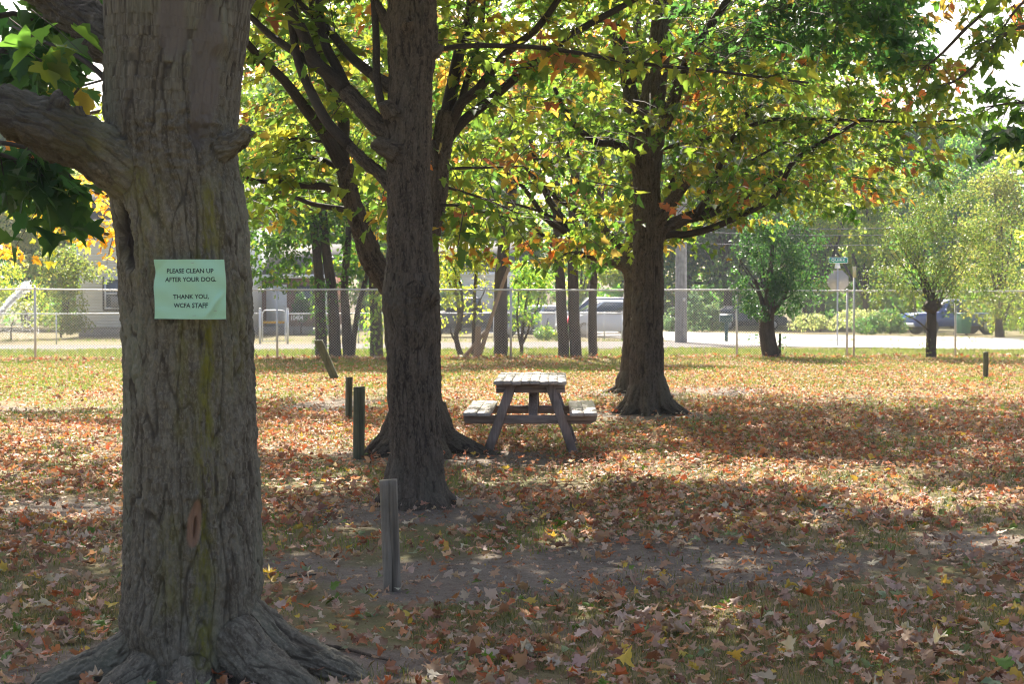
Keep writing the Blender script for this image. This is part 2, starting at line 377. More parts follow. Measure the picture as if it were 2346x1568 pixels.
t.links.new(mix(t, ramp(t, n1, .35, .68), mix(t, n2, (.045, .038, .034), (.08, .068, .062)), (.13, .115, .107)), b.inputs['Base Color']); b.inputs['Roughness'].default_value = .9; bump(t, b, n2, .03)
sheet('gravel_lane', [(-45, 45), (-12, 46.5), (0, 49), (6, 51), (9.5, 53.5)], [(-45, 54), (-12, 55), (0, 59), (7, 60), (9.8, 57)], m)
m, t, b = new_mat('road_asphalt'); n1 = noise(t, coord(t), .8, 6, .6); n2 = noise(t, coord(t), 40, 3)
t.links.new(mix(t, ramp(t, n1, .4, .65), mix(t, n2, (.24, .23, .22), (.31, .30, .29)), (.38, .37, .355)), b.inputs['Base Color']); b.inputs['Roughness'].default_value = .75; bump(t, b, n2, .01)
sheet('road', [(-10, 92), (2, 74), (6.1, 61.5), (8.1, 54.5), (12, 50.2), (20, 48), (45, 45)], [(-4, 112), (8.5, 84), (14, 75), (17, 71.5), (22, 66.5), (32, 60), (60, 54)], m, lift=.012)

# ------------------------------------------------------------------ bark surfaces
ROT = np.array(Matrix.Rotation(.9, 3, Vector((.5, .7, .4))))
def fuse(tubes, voxel, scale=1.0, amp=1.0, smooth=4, extra=None, n=20, fw=.34, stz=2.9, lump=.026):
    """tubes: (points, radii) -> one closed skin over all of them, with bark relief; returns verts, loops, starts, attrs"""
    mb = MB()
    for p, r in tubes: mb.tube(p, r, n)
    me = bpy.data.meshes.new('tmp'); me.from_pydata(np.concatenate(mb.v), [], mb.f); ob = bpy.data.objects.new('tmp', me); col.objects.link(ob)
    md = ob.modifiers.new('r', 'REMESH'); md.mode = 'VOXEL'; md.voxel_size = voxel
    ev = ob.evaluated_get(bpy.context.evaluated_depsgraph_get()); m2 = bpy.data.meshes.new_from_object(ev)
    bpy.data.objects.remove(ob)
    nv = len(m2.vertices); v = np.empty(nv * 3); m2.vertices.foreach_get('co', v); v = v.reshape(-1, 3)
    e = np.empty(len(m2.edges) * 2, np.int32); m2.edges.foreach_get('vertices', e); e = e.reshape(-1, 2)
    loops = np.empty(len(m2.loops), np.int32); m2.loops.foreach_get('vertex_index', loops)
    starts = np.empty(len(m2.polygons), np.int32); m2.polygons.foreach_get('loop_start', starts)
    deg = np.bincount(e.ravel(), minlength=nv)[:, None]
    def lap(x, k, f=.6):
        for _ in range(k):
            s = np.stack([np.bincount(e[:, 0], x[e[:, 1], i], nv) + np.bincount(e[:, 1], x[e[:, 0], i], nv) for i in range(3)], 1) / deg
            x = x + (s - x) * f
        return x
    v = lap(v, smooth)
    m2.vertices.foreach_set('co', v.ravel().astype(np.float32)); m2.update()
    nr = np.empty(nv * 3, np.float32); m2.vertex_normals.foreach_get('vector', nr); nr = nr.reshape(-1, 3).astype(float)
    best = []; 
    for ti, (p, r) in enumerate(tubes):
        p = np.array([tuple(q) for q in p], float); r = np.broadcast_to(np.asarray(r, float), (len(p),)); R0 = float(np.median(r))
        dn = np.full(nv, 1e9); c3 = np.zeros((nv, 3)); sacc = 0; a = np.array([1., .2, 0])
        for i in range(len(p) - 1):
            d = p[i + 1] - p[i]; L = np.linalg.norm(d); d /= L; u = a - d * a.dot(d); u /= np.linalg.norm(u); w = np.cross(d, u); a = u
            q = v - p[i]; s = np.clip(q @ d, 0, L); off = q - s[:, None] * d; di = np.linalg.norm(off, axis=1); rr = r[i] + (r[i + 1] - r[i]) * s / L
            k = di / rr; hit = k < dn; dn[hit] = k[hit]
            oh = off[hit] / np.maximum(di[hit], 1e-6)[:, None] * R0
            c3[hit] = np.stack([oh @ u + ti * 3.7, oh @ w + ti * 1.3, sacc + s[hit]], 1); sacc += L
        best.append((dn, c3))
    dmin = np.min([b_[0] for b_ in best], 0); W = np.array([np.exp(-9 * (b_[0] - dmin)) for b_ in best]); W[W < .02] = 0; W /= W.sum(0)
    disp = np.zeros(nv); crk = np.zeros(nv); bk = np.zeros((nv, 3)); am = np.argmax(W, 0)
    for ti, (dn, c3) in enumerate(best):
        k = W[ti] > 0
        if not k.any(): continue
        c = c3[k] / scale
        q = c + .035 * np.stack([vnoise(c * [5, 5, 5], 11), vnoise(c * [5, 5, 5], 12), 0 * c[:, 0]], 1)
        f1 = np.abs(1.6 * pnoise((q * [14, 14, stz * .7]) @ ROT, 1)); f2 = np.abs(1.6 * pnoise((q * [38, 38, stz * 2.6]) @ ROT.T, 2))
        h = (sst(0, fw, f1) - 1) * .0105 * (.2 + 1.2 * vnoise(c * [4, 4, 2], 17)) + (sst(0, .4, f2) - 1) * .008 + pfbm(q * [34, 34, 15], 3, 3) * lump * .62
        h = h * scale + pnoise(c * [8, 8, 3], 8) * .007 * scale + pnoise(c * [6, 6, .9], 18) * .011 * scale
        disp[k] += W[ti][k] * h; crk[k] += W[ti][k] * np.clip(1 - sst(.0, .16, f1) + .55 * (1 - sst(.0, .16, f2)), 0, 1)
        kk = am == ti; bk[kk] = c3[kk]
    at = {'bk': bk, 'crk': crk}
    if extra: disp, v, at2 = extra(v, nr, disp); at.update(at2)
    v = v + nr * (disp * amp)[:, None]
    bpy.data.meshes.remove(m2)
    return v, loops, starts, at

class Crown:                            # gathers sprays (a twig with its leaves) of one tree
    def __init__(s): s.b = []; s.d = []; s.L = []; s.k = []; s.sz = []; s.pal = []
    def add(s, b, d, L, sz, pal, k=12): s.b.append(b); s.d.append(d); s.L.append(L); s.sz.append(sz); s.pal.append(pal); s.k.append(k)
    def build(s, root, shape='mid', twigs=True, name='crown', mat=None, turn=.16, rt=.006, spread=1.0):
        b = np.array(s.b, float).reshape(-1, 3); d = np.array(s.d, float).reshape(-1, 3); d /= np.linalg.norm(d, axis=1, keepdims=True) + 1e-9
        L = np.array(s.L); sz = np.array(s.sz); K = np.array(s.k); S = len(b)
        if twigs:
            side = np.cross(d, [0, 0, 1.]) + 1e-4; side /= np.linalg.norm(side, axis=1, keepdims=True); up = np.cross(side, d); V = []
            for tt, r in ((0, rt), (.5, rt * .7), (1, rt * .3)):
                c = b + d * (L * tt)[:, None] - np.array([0, 0, 1]) * (.16 * L * tt * tt)[:, None]
                for a in (0, 2.1, 4.2): V.append(c + (side * math.cos(a) + up * math.sin(a)) * r)
            V = np.stack(V, 1).reshape(-1, 3); q = np.array([(i * 3 + j, i * 3 + (j + 1) % 3, i * 3 + 3 + (j + 1) % 3, i * 3 + 3 + j) for i in range(2) for j in range(3)])
            lp = (np.arange(S)[:, None] * 9 + q.ravel()).ravel()
            link('twigs', mesh_np('twigs', V, lp, np.arange(S * 6) * 4, M['twig'], attrs={'bk': V}), root)
        idx = np.repeat(np.arange(S), K); n = len(idx); tt = rng.uniform(.1, 1.05, n); l = L[idx]
        pos = b[idx] + d[idx] * (l * tt)[:, None] - np.array([0, 0, 1]) * (.16 * l * tt * tt)[:, None]
        hz = rand_dirs(n) * [1, 1, .45]
        pos = pos + hz * (rng.uniform(.02, .16, n) * spread)[:, None] * (.6 + l)[:, None]
        t_s = (pos[:, 2]) / SUN.z; gx_, gy_ = pos[:, 0] - SUN.x * t_s, pos[:, 1] - SUN.y * t_s      # thinner where sun reaches the ground
        k = (gy_ < 3) | (rng.random(n) > np.where(gy_ > 38, 0, lit_at(gx_, gy_)) * .97); pos, idx, hz, n = pos[k], idx[k], hz[k], int(k.sum())
        nrm = np.array([0, 0, 1.]) + rng.normal(size=(n, 3)) * .62 + d[idx] * .15
        tip = d[idx] * .6 + hz * .7 + np.array([0, 0, -1.]) * rng.uniform(.1, .9, n)[:, None]
        size = sz[idx] * rng.uniform(.6, 1.2, n)
        pal = np.array(s.pal)[idx]; c = np.zeros((n, 3)); pb_ = (b + d * (L * .6)[:, None])[idx]; tone = np.zeros((S, 3))
        for pn in set(s.pal): tone[np.array(s.pal) == pn] = pick(pn, int((np.array(s.pal) == pn).sum()))
        for pn in set(s.pal):
            k = pal == pn; c[k] = pick(pn, k.sum()) * .45 + tone[idx][k] * .55
            if turn and pn in ('maple', 'green'):
                z = vnoise(pb_ * 1.3, 21) * .6 + vnoise(pb_ * 4, 22) * .4; th = np.quantile(z, 1 - turn); kk = k & (z > th) & (rng.random(n) < .85); c[kk] = pick('turn', kk.sum())
        return link(name, leaf_mesh(name, pos, nrm, tip, size, c, mat or M['leaf'], shape, fold=rng.uniform(.0, .5, n)), root)

def limb(tubes, pts, Y, dY, w0, w1, px_per_m=None, k=3, wig=.0):
    """pts in picture coordinates at depth Y drifting by dY; w0, w1 thickness in picture units"""
    n = len(pts); L = [0]
    for i in range(1, n): L.append(L[-1] + math.hypot(pts[i][0] - pts[i - 1][0], pts[i][1] - pts[i - 1][1]))
    out = []
    for i, (x, y) in enumerate(pts):
        s = L[i] / L[-1]; d = Y + dY * s; p = P(x, y, d); r = (w0 + (w1 - w0) * s) / 2 / F * d; out.append((p.x, p.y, p.z, r))
    q = smooth_path(out, k); q[1:-1, :3] += rng.normal(size=(len(q) - 2, 3)) * wig
    tubes.append((q[:, :3], np.maximum(q[:, 3], .004))); return q

def side_twigs(cr, q, n, L=(.4, .9), sz=.115, pal='maple', k=11, t0=.25, up=.2, ok=None):
    """sprays along a limb"""
    for _ in range(n):
        i = int(rng.uniform(t0, 1) * (len(q) - 1)); p = q[i, :3]; d = rand_dirs(1, up)[0]; d[2] *= .6
        tan = q[min(i + 1, len(q) - 1), :3] - q[max(i - 1, 0), :3]; tan = tan / (np.linalg.norm(tan) + 1e-9); d = d + tan * .7
        l = rng.uniform(*L)
        if ok is None or ok(p + d * l): cr.add(p, d, l, sz, pal, k)

LOWEDGE = np.array([(-400, 470), (100, 480), (540, 530), (600, 505), (700, 480), (800, 505), (870, 530), (1010, 555), (1100, 575), (1200, 600), (1300, 612), (1430, 620), (1520, 575), (1600, 545),
                    (1700, 510), (1800, 485), (1900, 500), (1960, 508), (2050, 450), (2130, 435), (2190, 340), (2230, 270), (2346, 235), (2700, 200)], float)
GAPS = [(1262, 480, 62, 48, .9), (1180, 420, 40, 30, .6), (1620, 520, 40, 18, .8), (2240, 100, 120, 90, .93), (2140, 30, 60, 40, .6), (1100, 440, 30, 30, .4), (2200, 190, 60, 40, .7), (1980, 60, 40, 25, .4)]
def in_canopy(p, jit=22):
    x, y = proj(p); lim = np.interp(x, LOWEDGE[:, 0], LOWEDGE[:, 1]) + rng.normal(size=len(x)) * jit - 12
    ok = y < lim
    ok &= ~((x > 855) & (x < 1016) & (y > -60) & (p[:, 1] < 11.9))
    ok &= ~((x > 1432) & (x < 1530) & (y > 315) & (p[:, 1] < 21.3))
    ok &= ~((x > 215) & (x < 590) & (y > -60) & (p[:, 1] < 7.2))
    for ex, ey, rx, ry, w in GAPS:
        ok &= ~((((x - ex) / rx) ** 2 + ((y - ey) / ry) ** 2 < 1) & (rng.random(len(x)) < w))
    return ok, x, y
def fill(cr, cen, rad, n, xr, dr, yr=(-70, 700), sz=.112, pal='maple', k=14, L=(.35, .75), clus=.42, pal2=None):
    """n sprays in the part of a crown that the picture shows"""
    got = 0; tries = 0
    while got < n and tries < 200:
        tries += 1; q = 4000; u = rng.uniform(-1, 1, (q, 3)); rr = np.linalg.norm(u, axis=1); u = u[rr < 1]
        p = np.array(cen) + u * np.array(rad); p = p[(p[:, 1] > dr[0]) & (p[:, 1] < dr[1])]
        if not len(p): continue
        ok, x, y = in_canopy(p); ok &= (x > xr[0]) & (x < xr[1]) & (y > yr[0]) & (y < yr[1]) & (p[:, 2] > 2.0)
        cn = vnoise(p * [1.1, 1.1, 2.2], 40) * .65 + vnoise(p * [2.6, 2.6, 4.5], 41) * .35
        ok &= cn > clus; p = p[ok]
        for a in p[:n - got]:
            d = (a - np.array(cen)) * [1, 1, .2]; d = d / (np.linalg.norm(d) + 1e-6) + rng.normal(size=3) * [.7, .7, .35]; l = rng.uniform(*L)
            cr.add(a - d / np.linalg.norm(d) * l * .6, d, l, sz * rng.uniform(.85, 1.15), pal2 if pal2 and rng.random() < .3 else pal, k)
        got += len(p[:n - got])

# where the photograph's ground lies in sun (value = share of sun), in picture coordinates
LIT = [(140, 880, 260, 62, 1), (720, 895, 240, 26, .85), (740, 1000, 190, 42, .95), (760, 1122, 150, 14, .8), (1060, 905, 90, 40, .85), (1050, 1000, 60, 34, .7),
       (1150, 848, 330, 10, .7), (1900, 880, 460, 11, .95), (1420, 1010, 200, 22, .45), (1770, 1090, 540, 38, 1), (1230, 1105, 220, 18, .6), (2150, 1150, 330, 36, 1), (1500, 1060, 160, 20, .8),
       (2250, 1060, 180, 40, .7), (1675, 1408, 75, 20, .9), (1250, 960, 140, 16, .7), (1900, 985, 120, 10, .4), (2310, 1245, 50, 8, .8), (1160, 1160, 130, 8, .7), (1215, 890, 170, 75, 1), (1215, 1035, 150, 22, .7), (1110, 935, 70, 25, .9), (1330, 950, 60, 20, .6)]
def lit_at(x, y):
    px, py = proj(np.stack([x, y, x * 0], 1)); l = np.zeros(len(x)); wob = (vnoise(np.stack([x * 1.6, y * 1.0, x * 0], 1), 51) - .5) * .9
    for ex, ey, rx, ry, w in LIT: l = np.maximum(l, w * sst(1.25, .75, np.sqrt(((px - ex) / rx) ** 2 + ((py - ey) / ry) ** 2) + wob))
    return np.where(y > 38, .75, np.where((px < 280) & (py > 830) & (py < 930), np.maximum(l, .8), l))
def roof_leaves(n):
    """sprays of the high crowns, dense where their shade falls on shaded ground; returns points and owning tree"""
    out = []; T = np.array([T2, T3, T4, T5, T6, T7])
    while sum(len(o) for o in out) < n:
        q = 60000; gy_ = rng.uniform(3.5, 37, q); gx_ = rng.uniform(-1, 1, q) * (gy_ * .36 + 2)
        keep = rng.random(q) < (1 - lit_at(gx_, gy_)) ** 2.2 * np.where(gy_ < 12.5, 1.0, .42); gx_, gy_ = gx_[keep], gy_[keep]
        z = rng.uniform(4.2, 10.5, len(gx_)); p = np.stack([gx_ + SUN.x / SUN.z * z, gy_ + SUN.y / SUN.z * z, z], 1)
        px, py = proj(p); d = np.linalg.norm(p[:, None, :2] - T[None], axis=2); o = np.argmin(d, 1); dm_ = d[np.arange(len(p)), o]
        k = ((py < -130) | (px < -60) | (px > 2420)) & (dm_ < 7.0)
        out.append(np.c_[p[k], o[k]])
    return np.concatenate(out)[:n]
T6 = (6.6, 16.0); T7 = (-5.2, 19.0)

# ------------------------------------------------------------------ tree 1: the big trunk with the notice
Y1 = 6.3
tubes = []
prof = [(1700, 437, 175), (1568, 437, 166), (1500, 438, 160), (1400, 438, 158), (1300, 441, 158), (1200, 441, 156), (1100, 440, 154), (1000, 437, 151), (900, 434, 149), (800, 432, 148),
        (700, 428, 149), (600, 423, 150), (500, 415, 151), (420, 402, 150), (340, 393, 149), (260, 393, 150), (180, 396, 154), (90, 402, 158), (0, 408, 166), (-80, 410, 170), (-170, 410, 168), (-260, 405, 160)]
pp = [(*P(cx, y, Y1), hw / F * Y1) for y, cx, hw in prof]
tp = smooth_path(pp, 3); tubes.append((tp[:, :3], tp[:, 3]))
bx = T1[0]
for a, ln, r, zz in ((-6, .66, .14, .32), (38, .5, .13, .26), (100, .5, .13, .26), (165, .34, .125, .24), (205, .56, .125, .22), (238, .42, .12, .16), (282, .38, .12, .15), (325, .64, .14, .27)):
    c, s = math.cos(R(a)), math.sin(R(a))
    tubes.append((np.array([(bx + c * .06, 6.3 + s * .06, zz + .45), (bx + c * .17, 6.3 + s * .17, zz), (bx + c * (.17 + ln * .33), 6.3 + s * (.17 + ln * .33), zz * .42), (bx + c * (.17 + ln * .7), 6.3 + s * (.17 + ln * .7), .04), (bx + c * (.2 + ln), 6.3 + s * (.2 + ln), -.12)]),
                  np.array([r * .6, r * .78, r * .8, r * .62, r * .4])))
limb(tubes, [(400, 450), (320, 408), (235, 350), (120, 298), (0, 250), (-130, 212), (-300, 140)], 6.25, -.5, 160, 74)
limb(tubes, [(260, 392), (170, 334), (90, 298), (0, 267), (-120, 238)], 6.12, -.35, 92, 52)
limb(tubes, [(340, 150), (250, 88), (170, 26), (90, -30), (-40, -110)], 6.5, .3, 120, 82)
limb(tubes, [(480, 350), (530, 334), (558, 318), (572, 298)], 6.2, -.08, 78, 34)
limb(tubes, [(118, 285), (136, 238), (142, 222)], 6.05, -.05, 64, 40)
limb(tubes, [(185, 305), (178, 262), (172, 246)], 6.05, 0, 54, 34)
limb(tubes, [(450, 40), (520, -60), (600, -260)], 6.3, .2, 190, 120)
limb(tubes, [(380, 40), (340, -60), (300, -280)], 6.4, .3, 190, 130)
def hero_extra(v, nr, disp):
    px, py = proj(v); front = nr[:, 1] < -.15
    def ell(x, y, rx, ry): return ((px - x) / rx) ** 2 + ((py - y) / ry) ** 2
    wn = vnoise(v * [30, 30, 14], 61)
    bare = .85 * sst(1.3, .5, ell(468 + (py - 170) * -.08, 170, 38, 165) + .9 * (wn - .5)) * front
    bare = np.maximum(bare, .85 * sst(1.2, .5, ell(395, 40, 40, 110) + .6 * (wn - .5)) * front)
    bark_dark = np.maximum(.6 * sst(250, 190, px) * (py < 480), .22 * sst(520, 380, py)); rot = sst(1.2, .5, ell(286 + (py - 540) * .12, 545, 17, 78) + .5 * (wn - .5)) * (nr[:, 1] < .3) * (px < 340)  # left limb and upper trunk are also mixed darker, besides the rotten hollow
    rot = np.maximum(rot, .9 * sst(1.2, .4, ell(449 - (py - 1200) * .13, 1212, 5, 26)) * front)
    wood = sst(1.15, .75, ell(446 - (py - 1200) * .13, 1203, 15, 56) + .6 * (wn - .5)) * front
    seam = sst(1.4, .2, np.abs(px - (463 + 10 * np.sin(py / 90.))) / 11) * sst(1060, 1150, py) * front
    moss = np.zeros(len(v))
    for x, w, y0, y1, s in ((478, 26, 430, 1130, 1), (470, 22, 1150, 1530, 1.0), (420, 20, 600, 1000, .5), (395, 30, 1180, 1420, .45), (330, 60, 380, 640, .35), (550, 25, 650, 900, .4), (180, 60, 270, 360, .8), (300, 50, 380, 450, .7)):
        moss = np.maximum(moss, 1.0 * s * np.exp(-((px - x - 14 * (vnoise(v * [3, 3, 3], 5) - .5)) / w) ** 2) * sst(y0 - 40, y0 + 30, py) * sst(y1 + 40, y1 - 30, py))
    moss *= front
    disp = disp * (1 - .8 * bare) * (1 - .7 * wood)
    disp = disp - .035 * rot - .03 * wood * (1 - .6 * sst(.3, 1, ell(446 - (py - 1200) * .13, 1203, 15, 56))) - .014 * seam - .012 * bare
    rim = np.exp(-((np.sqrt(ell(446 - (py - 1200) * .13, 1203, 15, 56)) - 1.25) / .22) ** 2) * front
    disp = disp + .014 * rim
    for x, y, w, h in ((400, 1290, 50, -.0), (520, 1330, 45, .02), (330, 1440, 40, .03), (430, 1490, 36, .03), (560, 1440, 40, .03), (400, 300, 60, .02), (455, 310, 22, -.03), (300, 250, 30, .015), (505, 90, 36, .02), (500, 130, 16, -.02)):
        disp = disp + h * np.exp(-(((px - x) / w) ** 2 + ((py - y) / (w * 1.3)) ** 2)) * front
    lf = sst(245, 215, px) * (py < 470); disp = disp + lf * (pfbm(v * [9, 9, 9], 75, 3) * .030)
    burl = sst(2.0, .4, ell(400, 330, 130, 70)) * front                      # crinkled bark below the fork
    disp = disp + burl * pfbm(v * [24, 24, 34], 71, 3) * .026
    return disp, v, {'bare': bare, 'rot': np.maximum(rot, bark_dark), 'wood': wood, 'moss': moss}
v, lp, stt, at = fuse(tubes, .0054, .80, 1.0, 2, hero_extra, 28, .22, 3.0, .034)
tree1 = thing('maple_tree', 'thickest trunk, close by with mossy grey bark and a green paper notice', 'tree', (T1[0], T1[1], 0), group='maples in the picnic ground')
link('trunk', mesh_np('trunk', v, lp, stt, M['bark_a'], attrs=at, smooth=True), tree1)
cr = Crown()
lt = []
limb(lt, [(250, 190), (215, 155), (160, 118), (100, 95), (30, 60)], 6.5, .2, 15, 6)
qa = limb(lt, [(200, 165), (170, 215), (110, 255), (50, 290), (0, 300)], 7.4, .3, 7, 3)
qb = limb(lt, [(245, 180), (160, 205), (90, 230), (20, 245)], 7.5, .3, 6, 3)
qc = limb(lt, [(0, 328), (-40, 322), (60, 338), (130, 380), (180, 420)], 6.7, .3, 14, 6)
qd = limb(lt, [(-80, 330), (0, 352), (80, 388), (150, 440)], 6.6, .4, 12, 5)
qe = limb(lt, [(-60, 60), (30, 30), (110, 60), (170, 90), (215, 120)], 6.9, .2, 16, 6)
qf = limb(lt, [(-60, 150), (20, 110), (80, 130), (120, 170)], 6.6, .3, 14, 5)
qg = limb(lt, [(120, -60), (190, -20), (235, 10)], 6.9, .2, 12, 5)
mb = MB()
for p, r in lt: mb.tube(p, r, 7)
mb.build('limbs', M['twig'], tree1, smooth=True)
okl = lambda p: proj(p[None])[0][0] < 222
for q, n, pal in ((qc, 14, 'dark'), (qd, 19, 'dark'), (qe, 22, 'dark'), (qf, 18, 'dark'), (qa, 3, 'turn'), (qb, 3, 'maple'), (qg, 5, 'green')):
    side_twigs(cr, q, n, (.15, .36), .125, pal, 7, .2, .0, okl)
for (x, y) in ((20, 40), (70, 20), (30, 90)): cr.add(P(x, y, 6.2), (.3, 0, -.2), .25, .15, 'green', 4)
cr.build(tree1, 'hi', turn=.0, rt=.003, spread=.8)

# ------------------------------------------------------------------ trees 2 and 3
def trunk_from(profile, Y, base, roots, r_root):
    pp = [(*P((l + r_) / 2, y, Y), (r_ - l) / 2 / F * Y) for y, l, r_ in profile]
    tp = smooth_path(pp, 2); ts = [(tp[:, :3], tp[:, 3])]
    bx, by = base
    for a, ln, zz in roots:
        c, s = math.cos(R(a)), math.sin(R(a)); r = r_root
        ts.append((np.array([(bx + c * r * .5, by + s * r * .5, zz + .25), (bx + c * r, by + s * r, zz * .7), (bx + c * (r + ln * .4), by + s * (r + ln * .4), zz * .2 + .02), (bx + c * (r + ln), by + s * (r + ln), -.05)]), np.array([r * .6, r * .62, r * .46, r * .18])))
    return ts
tubes = trunk_from([(1200, 880, 1040), (1150, 884, 1034), (1100, 892, 1022), (1050, 893, 1015), (1000, 893, 1010), (900, 888, 1006), (800, 886, 1005), (740, 882, 1004), (690, 876, 1003), (640, 880, 1000), (560, 888, 992), (430, 887, 986), (350, 884, 987), (290, 880, 989),
                    (230, 888, 991), (170, 891, 994), (120, 888, 1000), (60, 887, 1002), (0, 888, 1000), (-100, 885, 1000), (-250, 880, 1005), (-420, 890, 1000)], 11.4, T2,
                   [(5, .28, .24), (60, .3, .2), (110, .3, .2), (180, .18, .16), (235, .22, .16), (270, .24, .14), (320, .28, .2)], .16)
Y2 = 11.4; limbs2 = []
limb(tubes, [(930, 470), (882, 410), (837, 371), (800, 333)], Y2, .1, 40, 27)
qB = limb(limbs2, [(800, 333), (752, 282), (718, 221), (685, 146), (668, 51), (655, -60)], Y2 + .1, .5, 27, 14)
limb(tubes, [(930, 340), (880, 300), (861, 283), (820, 235), (790, 205)], Y2, .1, 52, 38)
qC = limb(limbs2, [(790, 205), (766, 180), (718, 136), (691, 68), (644, -10), (600, -90)], Y2 + .1, .6, 36, 20)
qC2 = limb(limbs2, [(739, 163), (685, 126), (617, 78), (573, 37), (530, 10)], Y2 + .3, .7, 22, 12)
qC3 = limb(limbs2, [(800, 218), (770, 150), (749, 110), (735, 50), (728, -60)], Y2 + .1, .8, 27, 16)
limb(tubes, [(925, 215), (880, 190), (850, 168)], Y2, .15, 44, 26)
qD = limb(limbs2, [(850, 168), (800, 126), (753, 68), (685, 7), (640, -50)], Y2 + .15, 1, 24, 14)
qV = limb(limbs2, [(893, 285), (872, 231), (863, 170), (861, 68), (851, -60)], Y2 - .1, .2, 20, 14)
limb(tubes, [(930, 110), (895, 68), (868, 20), (848, -30)], Y2, .1, 34, 24)
limb(tubes, [(905, 350), (868, 330), (858, 322)], Y2 - .12, -.05, 52, 34)
limb(tubes, [(900, 262), (886, 240), (882, 232)], Y2 - .15, -.05, 44, 32)
limb(tubes, [(990, 120), (1003, 108), (1006, 100)], Y2 - .03, 0, 46, 26)
limb(tubes, [(935, 70), (938, 44), (938, 40)], Y2 - .12, -.12, 34, 26)
limb(tubes, [(960, 740), (975, 700), (990, 670)], Y2 - .14, 0, 30, 40)
def extra2(v, nr, disp):
    px, py = proj(v); front = nr[:, 1] < -.1
    for x, y, w, h in ((975, 660, 26, .025), (905, 540, 22, .015), (965, 850, 26, .02), (985, 900, 18, .02), (940, 38, 10, -.02), (960, 760, 30, .02), (910, 700, 30, .015)):
        disp = disp + h * np.exp(-(((px - x) / w) ** 2 + ((py - y) / w) ** 2)) * front
    sw = sst(1.6, .5, ((px - 940) / 60) ** 2 + ((py - 690) / 40) ** 2) * front
    disp = disp + sw * pfbm(v * [22, 22, 28], 72, 3) * .022
    return disp, v, {}
v, lp, stt, at = fuse(tubes, .0085, .62, 1.5, 3, extra2, 18)
tree2 = thing('maple_tree', 'straight furrowed trunk right behind the nearest wooden post, with a knotty bulge at mid height', 'tree', (*T2, 0), group='maples in the picnic ground')
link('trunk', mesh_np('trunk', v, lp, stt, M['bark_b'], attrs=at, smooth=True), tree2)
qH = limb(limbs2, [(985, 118), (1059, 105), (1176, 105), (1268, 112), (1370, 129), (1472, 146), (1640, 163), (1749, 177), (1851, 189)], 11.9, 3.0, 13, 5)
mb = MB()
for p, r in limbs2: mb.tube(p, r, 8)
mb.build('limbs', M['limb'], tree2, smooth=True)
cr2 = Crown()
for q, n in ((qB, 3), (qC, 3), (qC2, 5), (qC3, 3), (qD, 4), (qH, 26)): side_twigs(cr2, q, n, (.3, .6), .125, 'maple', 9, .3, .2, lambda p: in_canopy(p[None])[0][0])
fill(cr2, (T2[0], 12.6, 5.4), (4.5, 3.5, 3.6), 45, (540, 1500), (12.2, 15.5), sz=.112)

tubes = trunk_from([(1080, 890, 1030), (1040, 895, 1024), (1000, 900, 1020), (900, 905, 1012), (750, 905, 1010), (660, 900, 1008), (560, 905, 1006), (400, 910, 1002), (300, 920, 985), (200, 930, 980), (0, 935, 975), (-300, 935, 970)], 15.4, T3,
                   [(-6, .62, .26), (12, .4, .18), (60, .4, .2), (120, .4, .2), (172, .34, .24), (190, .36, .24), (225, .5, .2), (262, .5, .2), (300, .5, .2)], .26)
Y3 = 15.4; limbs3 = []
limb(tubes, [(945, 700), (895, 655), (858, 605), (835, 548), (815, 490), (800, 442), (788, 378)], Y3, -.3, 62, 40)
qA1 = limb(limbs3, [(789, 384), (783, 340), (787, 279), (766, 218), (728, 102), (715, 0), (708, -80)], Y3 - .3, .5, 32, 15)
qA2 = limb(limbs3, [(788, 390), (770, 354), (739, 299), (702, 252), (651, 184), (593, 129), (560, 90)], Y3 - .3, -.3, 34, 16)
qA3 = limb(limbs3, [(792, 448), (773, 439), (740, 427), (685, 425), (640, 417), (593, 415), (560, 405)], Y3 - .2, -.6, 22, 8)
qA4 = limb(limbs3, [(806, 484), (790, 480), (750, 474), (712, 466), (670, 450), (634, 439)], Y3 - .2, .6, 17, 7)
qA5 = limb(limbs3, [(788, 392), (769, 381), (740, 366), (718, 364), (690, 350), (661, 343)], Y3 - .3, .5, 16, 7)
qA6 = limb(limbs3, [(765, 330), (740, 325), (690, 318), (640, 318)], Y3 - .3, .4, 9, 4)
limb(tubes, [(955, 620), (988, 510), (1004, 400), (1015, 323), (1025, 255)], Y3, .1, 60, 44)
qE1 = limb(limbs3, [(1022, 275), (1031, 225), (1040, 180), (1052, 120), (1075, 40), (1085, -60)], Y3 + .1, .5, 34, 18)
qE2 = limb(limbs3, [(1012, 345), (1024, 322), (1059, 279), (1093, 252), (1132, 221), (1213, 150), (1268, 112), (1315, 75), (1438, 7), (1500, -30)], Y3 + .1, .9, 27, 13)
qE3 = limb(limbs3, [(1030, 290), (1040, 270), (1060, 232), (1098, 201), (1159, 122), (1227, 68), (1278, 0), (1320, -60)], Y3 + .1, -.6, 26, 12)
qE4 = limb(limbs3, [(1035, 282), (1055, 238), (1068, 190), (1100, 80), (1110, -40)], Y3 + .1, .6, 18, 10)
qE5 = limb(limbs3, [(1015, 388), (1060, 385), (1120, 384), (1200, 380)], Y3 + .1, .9, 8, 3)
qE6 = limb(limbs3, [(1008, 425), (1060, 440), (1120, 460), (1190, 490)], Y3, .8, 8, 3)
qE7 = limb(limbs3, [(1000, 470), (1060, 472), (1130, 492), (1200, 505)], Y3, -.6, 7, 3)
v, lp, stt, at = fuse(tubes, .013, .8, 1.5, 3, None, 14)
tree3 = thing('maple_tree', 'trunk nearly hidden behind a closer one, its dark limbs forking out on both sides', 'tree', (*T3, 0), group='maples in the picnic ground')
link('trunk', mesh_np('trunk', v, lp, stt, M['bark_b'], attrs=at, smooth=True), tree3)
mb = MB()
